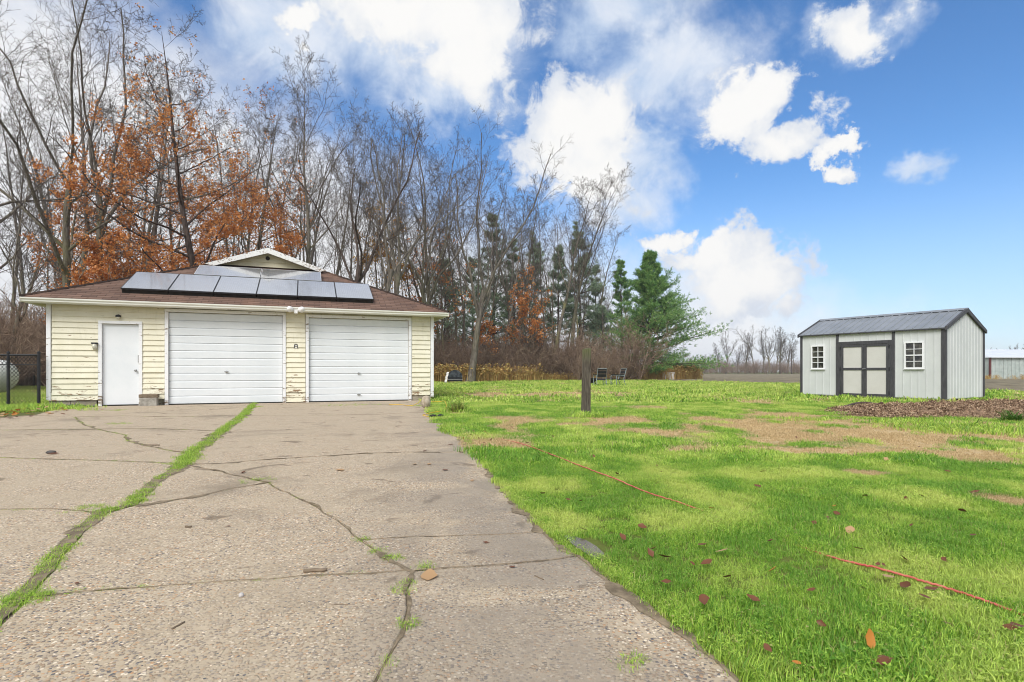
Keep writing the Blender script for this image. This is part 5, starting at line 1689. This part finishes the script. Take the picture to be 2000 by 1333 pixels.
pine(1268, 55, 498, 71, 'bushy bright green pine at the outer end of the wood', 6.4, M_PINE, 0.06, 1.6, 0.16)
pine(1135, 64, 436, 72, 'tall thin grey-green pine beside the leaning bare tree', 5.2, M_PINE2, 0.25, 0.75, 0.2, open_=0.53)
pine(965, 60, 415, 73, 'dull grey-green pine behind the vase-crowned tree', 5.6, M_PINE2, 0.12, 0.8, open_=0.58)
pine(868, 58, 505, 74, 'dull green pine near the garage corner', 5.4, M_PINE2, 0.1, 0.8, open_=0.53)
pine(1215, 70, 505, 75, 'dark pine close behind the bushy bright green pine', 4.4, M_PINE, 0.3, 0.6, open_=0.48)
pine(1045, 66, 455, 76, 'dull pine behind the young oak in the thicket', 5.2, M_PINE2, 0.15, 0.7, open_=0.63)
pine(1180, 62, 600, 77, 'small dull pine among the thicket saplings', 3.8, M_PINE2, 0.1, 0.5, open_=0.68)
pine(925, 66, 500, 78, 'shaded pine behind the mossy leaning tree', 5.0, M_PINE2, 0.1, 0.7, open_=0.58)

pine(1005, 58, 470, 79, 'slim dull pine behind the sparse orange oak', 3.6, M_PINE2, 0.2, 0.6, open_=0.5)
pine(1090, 62, 480, 80, 'slim dull pine beside the straight grey bare tree', 3.8, M_PINE2, 0.15, 0.6, open_=0.5)
pine(1160, 68, 520, 81, 'slim dull pine half hidden behind the thin grey-green pine', 3.6, M_PINE2, 0.1, 0.6, open_=0.5)

# ------------------------------------------------------------------ brush, weeds
def shrub_proto(seed, H):
    lev, _ = tree_data('shrub', H, 0.018, seed, (0, 0), 0.0055, 3)
    V, Fc = tubes(lev, [4, 3, 3, 3])
    V = V * (H / V[:, 2].max())
    return fast_mesh('shrub', V, Fc)


sh_c = proto_collection('shrub_proto', [shrub_proto(500 + i, 2.6) for i in range(5)], M_TWIG)


def weed_mesh(seed, n, h):
    r = np.random.default_rng(seed)
    V, Fc = [], []
    for i in range(n):
        yaw = r.uniform(0, 6.283); L = h * r.uniform(0.5, 1.1); out = L * r.uniform(0.05, 0.4)
        dx, dy = math.cos(yaw), math.sin(yaw); bx, by = r.normal(0, 0.22, 2); wd = r.uniform(0.006, 0.016)
        b0 = len(V)
        for k in range(4):
            t = k / 3; wk = wd * (1 - 0.8 * t)
            V += [(bx + dx * out * t * t - dy * wk, by + dy * out * t * t + dx * wk, L * t * (1 - 0.15 * t)), (bx + dx * out * t * t + dy * wk, by + dy * out * t * t - dx * wk, L * t * (1 - 0.15 * t))]
        for k in range(3):
            q = b0 + 2 * k
            Fc.append((q, q + 1, q + 3, q + 2))
        if i % 3 == 0:           # seed plume
            for k in range(5):
                c = np.array([bx + dx * out, by + dy * out, L * 0.82]) + r.normal(0, 0.035, 3); b0 = len(V)
                a1_ = r.normal(0, 0.03, 3); a2_ = r.normal(0, 0.03, 3)
                V += [tuple(c - a1_), tuple(c + a2_), tuple(c + a1_), tuple(c - a2_)]
                Fc.append((b0, b0 + 1, b0 + 2, b0 + 3))
    return fast_mesh('weed', np.array(V), np.array(Fc))


wd_c = proto_collection('weed_proto', [weed_mesh(600 + i, 46, 1.0) for i in range(5)], M_WEED)
WB = [(-7.2, 40.0), (-4.5, 41.5), (-1.5, 44.0), (2.0, 46.5), (6, 49.0), (10.5, 51.5), (15.5, 53.5), (19.5, 57.5)]   # front of the weeds
wbx = np.array([p[0] for p in WB]); wby = np.array([p[1] for p in WB])
n = 1300
x = rng.uniform(-8.0, 19.5, n); y = np.interp(x, wbx, wby) + rng.gamma(1.6, 0.7, n)
bare_gap = (x > 2.2) & (x < 10.5)
keep = ~bare_gap | (rng.uniform(size=n) < 0.42)
keep &= rng.uniform(size=n) < 0.25 + 1.3 * fbm(x * 0.5, y * 0.3, 88, 3)
x, y = x[keep], y[keep]; m = len(x)
sc = rng.uniform(0.7, 1.6, m) * np.where((x > 2.2) & (x < 10.5), 0.55, 1.0)
tag(scatter('tall_weeds', np.stack([x, y, np.zeros(m)], 1), sc, np.stack([rng.normal(0, .1, m), rng.normal(0, .1, m), rng.uniform(0, 6.28, m)], 1), rng.integers(0, 5, m), wd_c), 'tall golden dry weeds along the edge of the wood', 'weeds', kind='stuff')
n = 900
x = rng.uniform(-9, 19, n); y = np.interp(x, wbx, wby) + 1.0 + rng.gamma(1.5, 4.0, n)
keep = ~((x > 16) & (y > 60)) & ~((x > 10.5) & (y < 58) & (rng.uniform(size=n) < 0.8))
x, y = x[keep], y[keep]; m = len(x)
tag(scatter('brush_thicket', np.stack([x, y, np.zeros(m)], 1), rng.uniform(0.55, 1.5, m) * np.interp(x, [-9, 6, 10, 19], [1.05, 0.95, 0.62, 0.42]), np.stack([rng.normal(0, .15, m), rng.normal(0, .15, m), rng.uniform(0, 6.28, m)], 1), rng.integers(0, 5, m), sh_c), 'dense brown bare brush at the foot of the wood', 'brush', kind='stuff')
n = 420
y = rng.uniform(24, 48, n); x = -y * rng.uniform(0.68, 1.12, n)
keep = ~((y < 31) & (rng.uniform(size=n) < 0.75))
x, y = x[keep], y[keep]; m = len(x)
tag(scatter('brush_thicket', np.stack([x, y, np.zeros(m)], 1), rng.uniform(0.9, 2.3, m), np.stack([rng.normal(0, .15, m), rng.normal(0, .15, m), rng.uniform(0, 6.28, m)], 1), rng.integers(0, 5, m), sh_c), 'dense brown bare brush behind the far chain-link fence', 'brush', kind='stuff')
n = 420
x = rng.uniform(-45, 12, n); y = 46 + rng.gamma(2, 6, n) 
m = n
tag(scatter('brush_thicket', np.stack([x, y, np.zeros(m)], 1), rng.uniform(0.9, 2.6, m), np.stack([rng.normal(0, .15, m), rng.normal(0, .15, m), rng.uniform(0, 6.28, m)], 1), rng.integers(0, 5, m), sh_c), 'bare saplings and brush deep in the wood', 'brush', kind='stuff')

# ------------------------------------------------------------------ far side of the field
FT = 'trees on the far side of the field'
far = [(1418, 178, 640, 0), (1405, 200, 668, 3), (1440, 190, 672, 5), (1458, 185, 648, 1), (1474, 188, 632, 2), (1490, 192, 640, 4), (1503, 186, 634, 0), (1515, 195, 645, 6), (1524, 184, 636, 1), (1538, 190, 648, 3), (1550, 205, 665, 2), (1375, 230, 692, 5), (1388, 220, 690, 4), (1350, 240, 696, 1)]
for i, (px, Y, tp, k) in enumerate(far):
    kd = ('vase', 'farfork', 'fork', 'farfork')[k % 4]
    lb = {'vase': 'bare spreading tree beyond the ploughed field', 'fork': 'bare forking tree beyond the ploughed field', 'farfork': 'bare upright tree beyond the ploughed field'}[kd]
    tree('far_tree', kd, px, Y, tp, 90 + k, lb, 0.24, (0, 0), 0.011, 4, group=FT, key='far%d' % (k % 4), zrot=i * 1.3)
for i, (px, Y, tp) in enumerate([(1936, 95, 678), (1988, 98, 670), (2035, 110, 668)]):
    tree('far_tree', 'vase', px, Y, tp, 99, ['bare tree with rusty twigs behind the lean-to of the barn', 'bare tree behind the barn roof', 'bare tree beyond the barn'][i], 0.2, (0, 0), 0.018, 3, leaf=(260, 9, 5, 0.3) if i == 0 else None, key='barnt%d' % min(i, 1), group='trees around the barn')
n = 520
x = rng.uniform(35, 190, n); y = rng.uniform(172, 205, n); m = n
tag(scatter('far_brush', np.stack([x, y, np.zeros(m)], 1), rng.uniform(1.0, 2.3, m), np.stack([rng.normal(0, .1, m), rng.normal(0, .1, m), rng.uniform(0, 6.28, m)], 1), rng.integers(0, 5, m), sh_c), 'hazy brown hedgerow on the far side of the field', 'hedgerow', kind='stuff')
pq = XY(1546, 150)
m_ = MB().tube([(0, 0, -0.2), (0, 0, 6.8)], [0.14, 0.1], 8); m_.box(-0.8, 0.8, -0.06, 0.06, 6.2, 6.35)
o = m_.build('utility_pole', M_DARKBARK); o.location = pq
tag(o, 'lone utility pole at the far field edge beside the shed', 'pole')

# barn
bx0, by0 = XY(1935, 58)[:2]
barn = empty('metal_barn', (bx0, by0, 0), R(4))
tag(barn, 'pale green-grey metal barn with light roof beyond the field', 'barn')
M_BARN = mottled('barn_siding', (0.40, 0.46, 0.43), (0.54, 0.59, 0.56), 2, 0.5, 0.05, metal=0.2)
M_BROOF = mottled('barn_roof', (0.62, 0.65, 0.67), (0.74, 0.76, 0.78), 1.2, 0.45, 0.02, metal=0.2)
M_RED = mottled('dark_red_trim', (0.10, 0.03, 0.03), (0.15, 0.05, 0.045), 5, 0.7)
BWL, BD, BH = 12.0, 9.0, 2.25
box('wall', M_BARN, barn, 0.0, BWL, 0.05, BD, -0.05, BH)
for i in range(26):
    a = i * BWL / 26
    m = MB().box(a + 0.03, a + BWL / 26 - 0.012, -0.02 - 0.01 * (i % 2), 0.049, 0.0, BH - 0.01)
    for q in (0.12, 0.24, 0.34):
        m.box(a + q, a + q + 0.03, -0.045, -0.02 - 0.01 * (i % 2), 0.0, BH - 0.012)
    m.build('siding_panel', M_BARN, barn)
MB().extrude_x([(-0.3, BH + 0.0), (BD / 2, BH + 1.0), (BD + 0.3, BH), (BD + 0.3, BH + 0.06), (BD / 2, BH + 1.07), (-0.3, BH + 0.06)], 2.0, BWL + 0.3).build('roof', M_BROOF, barn)
MB().add([(-0.2, -0.3, BH), (2.0, -0.3, BH), (2.0, BD / 2, BH + 1.06), (-0.2, BD + 0.3, BH), (2.0, BD + 0.3, BH), (-0.2, -0.3, BH + 0.06), (2.0, -0.3, BH + 0.062)], [(5, 6, 2), (5, 2, 4, 3), (0, 1, 6, 5), (0, 5, 3)]).build('roof_end', M_BROOF, barn)
box('corner_post', M_RED, barn, -0.12, 0.02, -0.06, 0.1, -0.05, BH - 0.002)
lean = MB().extrude_x([(2.0, 0), (6.0, 0), (6.0, 1.9), (2.0, 1.25)], -2.6, -0.13).build('lean_to', M_WOODOLD, barn)
MB().extrude_x([(1.7, 1.2), (6.1, 1.92), (6.1, 1.99), (1.7, 1.27)], -2.8, -0.125).build('lean_to_roof', M_SROOF, barn)
for z in (0.25, 0.55, 0.85):
    box('board', mottled('grey_board', (0.25, 0.24, 0.22), (0.36, 0.35, 0.33), 4), lean, -2.55, -0.3, 1.94, 1.998, z, z + 0.16)
n = 90
x = rng.uniform(32, 56, n); y = 54.0 + rng.uniform(0, 1.6, n); m = n
tag(scatter('tall_weeds', np.stack([x, y, np.zeros(m)], 1), rng.uniform(0.3, 0.6, m), np.stack([rng.normal(0, .1, m), rng.normal(0, .1, m), rng.uniform(0, 6.28, m)], 1), rng.integers(0, 5, m), wd_c), 'low orange weeds along the foot of the barn', 'weeds', kind='stuff')

# ------------------------------------------------------------------ things at the far end of the lawn
M_SLING = mottled('black_sling', (0.012, 0.012, 0.013), (0.035, 0.032, 0.03), 9, 0.7)
M_FRAMEB = mottled('blue_grey_metal', (0.17, 0.21, 0.22), (0.30, 0.35, 0.35), 9, 0.5, 0.1)


def patio_chair(px, py, rz, label):
    p = G(px, py)
    root = empty('patio_chair', (p[0], p[1], 0), rz)
    tag(root, label, 'chair', 'patio chairs at the far end of the lawn')
    for s in (-1, 1):
        MB().tube([(s * .29, -.34, 0), (s * .29, .28, 0.0), (s * .29, .33, .05), (s * .29, .20, .40), (s * .29, .26, .60), (s * .29, -.22, .62), (s * .29, -.30, .55), (s * .29, -.28, .02)], 0.022, 6).build('side_frame', M_FRAMEB, root)
        box('armrest', M_SLING, root, s * .29 - .035, s * .29 + .035, -.28, .20, .64, .67)
    MB().tube([(-.27, .22, .40), (-.27, .40, 1.0), (.27, .40, 1.0), (.27, .22, .40)], 0.02, 6).build('back_frame', M_FRAMEB, root)
    MB().add([(-.26, -.28, .42), (.26, -.28, .42), (.26, .2, .37), (-.26, .2, .37), (-.26, -.28, .395), (.26, -.28, .395), (.26, .2, .345), (-.26, .2, .345)], [(0, 1, 2, 3), (4, 7, 6, 5), (0, 4, 5, 1), (1, 5, 6, 2), (2, 6, 7, 3), (3, 7, 4, 0)]).build('seat', M_SLING, root)
    for (z0, z1) in ((.52, .68), (.71, .86), (.89, .99)):
        f = lambda z: .22 + .18 * (z - .4) / .6
        MB().add([(-.26, f(z0), z0), (.26, f(z0), z0), (.26, f(z1), z1), (-.26, f(z1), z1), (-.26, f(z0) + .02, z0), (.26, f(z0) + .02, z0), (.26, f(z1) + .02, z1), (-.26, f(z1) + .02, z1)], [(0, 1, 2, 3), (4, 7, 6, 5), (0, 4, 5, 1), (1, 5, 6, 2), (2, 6, 7, 3), (3, 7, 4, 0)]).build('backrest_slat', M_SLING, root)


patio_chair(1172, 754, R(190), 'dark sling patio chair with its back turned to the post')
patio_chair(1207, 754, R(-68), 'dark sling patio chair seen side on, facing the low table')
p = G(1191, 753.5)
tb = empty('low_table', (p[0], p[1] + 0.4, 0))
tag(tb, 'low dark metal table between the two patio chairs', 'table')
MB().lathe([(0.36, 0.36), (0.38, 0.38), (0.36, 0.40), (0.02, 0.40)], 16).build('table_top', M_SLING, tb)
for k in range(4):
    a = k * math.pi / 2 + .4
    MB().tube([(0.3 * math.cos(a), 0.3 * math.sin(a), 0.36), (0.22 * math.cos(a), 0.22 * math.sin(a), 0.2), (0.34 * math.cos(a), 0.34 * math.sin(a), 0)], 0.018, 5).build('leg', M_FRAMEB, tb)
p = G(1162, 753)
fp = empty('fire_pit', (p[0] - 0.1, p[1] + 1.1, 0))
tag(fp, 'low blackened fire pit bowl behind the patio chairs', 'fire pit')
MB().lathe([(0.2, 0.12), (0.4, 0.3), (0.44, 0.42), (0.40, 0.42), (0.34, 0.3), (0.05, 0.16)], 14).build('bowl', M_SLING, fp)
for k in range(3):
    a = k * 2.094
    MB().tube([(0.25 * math.cos(a), 0.25 * math.sin(a), 0.2), (0.34 * math.cos(a), 0.34 * math.sin(a), 0)], 0.025, 5).build('leg', M_SLING, fp)

p = G(886, 749)
ct_ = empty('covered_cart', (p[0], p[1], 0), R(6))
tag(ct_, 'black dome-topped cart with a white-draped side beside the dry weeds', 'cart')
M_TARP = mottled('black_tarp', (0.012, 0.014, 0.018), (0.07, 0.08, 0.09), 6, 0.35, 0.6)
pr = [(-0.52 + 0.0, 0.42)] + [(-0.52 * math.cos(a), 0.42 + 0.52 * math.sin(a)) for a in np.linspace(0.25, math.pi - 0.25, 9)] + [(0.52, 0.42)]
MB().extrude_y([(x + 0.1, z) for x, z in pr], -0.45, 0.45).build('dome_cover', M_TARP, ct_)
box('box_body', M_BLACKMETAL, ct_, -0.40, 0.62, -0.42, 0.42, 0.14, 0.415)
box('shelf_rail', M_STEEL, ct_, -0.42, 0.64, -0.47, -0.425, 0.26, 0.29)
for s in (-0.36, 0.56):
    for q in (-0.38, 0.36):
        box('leg', M_BLACKMETAL, ct_, s, s + 0.05, q, q + 0.05, -0.02, 0.139)
dm = MB()
for i in range(10):
    a0, a1 = i / 10, (i + 1) / 10
    xx = lambda a: -0.46 - 0.16 * math.sin(math.pi * a * 0.5) - 0.02 * math.sin(a * 17)
    zz = lambda a: 0.80 - 0.78 * a
    dm.add([(xx(a0), -0.4, zz(a0)), (xx(a1), -0.42, zz(a1)), (xx(a1), 0.4, zz(a1)), (xx(a0), 0.4, zz(a0)), (xx(a0) + 0.14, -0.46, zz(a0)), (xx(a1) + 0.16, -0.46, zz(a1))], [(0, 1, 2, 3), (0, 4, 5, 1)])
dm.build('white_drape', M_WHITEPLASTIC, ct_, True)
p = G(1303, 742.5)
bn = empty('storage_bin', (p[0], p[1], 0), R(5))
tag(bn, 'weathered white storage box among the weeds below the bushy pine', 'storage box')
MB().box(-0.58, 0.58, -0.35, 0.35, 0.0, 0.62).build('box_body', M_WHITEPLASTIC, bn, bevel=0.02)
MB().box(-0.62, 0.62, -0.39, 0.39, 0.622, 0.72).build('lid', M_WHITEPLASTIC, bn, bevel=0.02)

# ------------------------------------------------------------------ fallen leaves, sticks, stones, puddle
def leaf_mesh(seed, L):
    r = np.random.default_rng(seed)
    curl = r.uniform(0.15, 0.7); V = []
    for k in range(6):
        t = k / 5; wv = 0.30 * L * math.sin(math.pi * min(1, t * 0.92 + 0.04)) ** 0.8 * (1.15 - 0.4 * t)
        z = 0.18 * L * curl * (2 * t - 1) ** 2
        for s in (-1, 0, 1):
            V.append(((t - 0.5) * L, s * wv * (1 + 0.15 * r.normal()), z + abs(s) * curl * wv * 0.7 + 0.002))
    Fc = [(k * 3 + s, k * 3 + s + 1, k * 3 + s + 4, k * 3 + s + 3) for k in range(5) for s in range(2)]
    return fast_mesh('fallen_leaf', np.array(V), np.array(Fc))


LM = [(leaf_mesh(700 + i, 0.055 + 0.012 * (i % 3)), [M_FALLEN, M_FALLEN, M_FALLEN2, M_FALLEN3][i % 4]) for i in range(8)]
for me_, mt_ in LM:
    me_.materials.append(mt_)


def put_leaf(px, py, z, k, label, group, s=1.0, tilt=0.35):
    p = G(px, py, z)
    o = link('fallen_leaf', LM[k][0], None)
    o.location = p; o.scale = (s, s, s)
    o.rotation_euler = (random.gauss(0, tilt), random.gauss(0, tilt), random.uniform(0, 6.28))
    return tag(o, label, 'leaf', group)


lawn_leaves = [(1140, 1048), (1277, 1087), (1270, 1095), (1300, 1105), (1352, 1117), (1380, 1117), (1410, 1092), (1372, 1080), (1300, 1155), (1216, 1063), (1252, 1040), (1255, 1043), (1110, 987), (1135, 990), (1060, 975), (1205, 935), (1292, 930),
               (1283, 918), (1490, 930), (1480, 960), (1590, 1035), (1620, 1025), (1630, 1000), (1505, 1072), (1675, 1087), (1715, 1120), (1725, 1120), (1765, 1108), (1850, 1115), (1845, 1110), (1735, 1145), (1770, 1162), (1820, 1170), (1805, 1185),
               (1510, 1130), (1585, 1172), (1420, 1145), (1470, 1190), (1690, 980), (1770, 985), (1800, 980), (1850, 930), (1730, 905), (1905, 972), (1945, 925), (1635, 1015), (1390, 1005), (1160, 900), (1100, 880), (1030, 872), (1190, 868), (1240, 850), (1650, 865),
               (1330, 830), (1565, 965), (1720, 1320), (1730, 1312), (1500, 1290), (1555, 1320), (1605, 1240), (1850, 1240), (1975, 1250), (1985, 1245), (1900, 1060), (1880, 1010), (1780, 1040), (1660, 1050), (1450, 890), (1250, 890), (1020, 905), (990, 880), (960, 865), (935, 862), (920, 855), (915, 866), (945, 872),
               (1320, 800), (1250, 790), (1105, 800), (1010, 800), (960, 790), (1440, 800), (905, 862), (925, 848), (955, 880), (1080, 860), (1150, 850), (1385, 862), (1555, 860), (1795, 880), (1870, 880), (1060, 830), (1000, 840)]
for i, (px, py) in enumerate(lawn_leaves):
    put_leaf(px, py, 0.036, (0, 1, 4, 5, 0, 1, 2, 5, 4, 0, 3, 1)[i % 12], 'curled fallen leaf lying in the lawn grass', 'fallen leaves on the lawn', random.uniform(0.45, 0.85))
put_leaf(1698, 1286, 0.06, 3, 'bright orange fallen leaf standing upright in the lawn grass', None, 1.0, 0.1).rotation_euler = (R(10), R(-70), R(80))
put_leaf(1375, 1203, 0.05, 1, 'long reddish-brown curled leaf at the lawn edge beside the driveway', None, 0.9, 0.15)
for i in range(75):
    px = random.uniform(-40, 130); py = random.uniform(790, 822) - px * 0.06
    put_leaf(px, py, random.uniform(0.02, 0.07), (0, 2, 3, 6, 7)[i % 5], 'tan fallen leaf in the grass heap by the fence foot', 'fallen leaves by the fence', random.uniform(1.2, 2.0))
conc_leaves = [(838, 1127, 2, 1.3), (105, 888, 0, 1.6), (1265, 1000, 0, 1), (810, 908, 2, 0.7), (838, 908, 2, 0.7), (922, 940, 2, 0.6), (615, 858, 0, .8), (665, 920, 2, 1.2), (150, 1142, 0, .5), (240, 900, 0, .5), (445, 1030, 0, .5),
               (130, 803, 1, 1.6), (95, 809, 0, 1.8), (110, 806, 4, 1.8), (60, 815, 0, 1.6), (20, 818, 5, 1.7), (200, 801, 3, 1.0), (475, 925, 1, .9), (950, 1062, 4, .5), (1000, 1110, 0, .5), (880, 870, 0, 1.3), (830, 882, 0, 1.2), (900, 885, 0, 1.2), (870, 920, 4, 1.0)]
for i, (px, py, k, s) in enumerate(conc_leaves):
    put_leaf(px, py, 0.004, k, 'fallen leaf lying flat on the driveway concrete', 'fallen leaves on the driveway', s, 0.06)


def stick(px0, py0, px1, py1, r, label):
    a = Vector(G(px0, py0, r)); b_ = Vector(G(px1, py1, r))
    pts = [a.lerp(b_, t) + Vector((random.gauss(0, r * .35), random.gauss(0, r * .35), 0)) for t in (0, .25, .5, .75, 1)]
    tag(MB().tube(pts, [r * .9, r, r * .95, r, r * .8], 7).build('stick', M_WOODOLD, None, True), label, 'stick')


stick(591, 1119, 637, 1117, 0.0085, 'short thick brown stick beside the crossing crack')
stick(336, 1231, 361, 1218, 0.004, 'thin reddish twig on the bare near slab')
stick(652, 1183, 690, 1182, 0.0022, 'very thin pale twig on the slab beside the branching crack')
stick(280, 871, 312, 871, 0.008, 'reddish stick lying at the mossy diagonal crack')
stick(362, 1031, 375, 1031, 0.006, 'stubby brown twig on the large middle slab')
stick(1045, 1126, 1062, 1134, 0.003, 'thin dark twig on the damp slab by the lawn')
rock('pebble', G(471, 1167, 0.008), 0.010, 0.009, 0.010, mottled('pale_pebble', (0.4, 0.38, 0.36), (0.55, 0.52, 0.5), 30), 8, 'pale pebble resting on the near slab', 'pebble')
rock('pebble', G(100, 887, 0.015), 0.05, 0.03, 0.022, mottled('dark_stone', (0.05, 0.045, 0.04), (0.1, 0.09, 0.085), 12), 9, 'dark flat stone on the slab near the fence', 'stone')
M_WATER = material('puddle_water', lambda t, b: (0.12, 0.105, 0.08), 0.12, 0.9)
pud = [G(*q) for q in [(1100, 1050), (1122, 1052), (1145, 1060), (1165, 1072), (1180, 1086), (1178, 1098), (1160, 1096), (1140, 1083), (1118, 1068)]]
cx_, cy_ = sum(q[0] for q in pud) / len(pud), sum(q[1] for q in pud) / len(pud)
me = bpy.data.meshes.new('puddle')
me.from_pydata([(x, y, 0.012) for x, y, z in pud], [], [tuple(range(len(pud)))])
tag(link('puddle', me, M_WATER), kind='structure')

# ------------------------------------------------------------------ air over the far field
hz = bpy.data.materials.new('haze_air'); hz.use_nodes = True
hz.node_tree.nodes.clear()
ht = NT(hz.node_tree)
pv = ht.n('ShaderNodeVolumePrincipled', {'Color': (0.80, 0.88, 1.0, 1), 'Density': 0.0005, 'Anisotropy': 0.0})
ho = ht.n('ShaderNodeOutputMaterial'); hz.node_tree.links.new(pv.outputs[0], ho.inputs['Volume'])
tag(box('haze', hz, None, -920, 920, -320, 1320, -1.1, 31), kind='stuff')
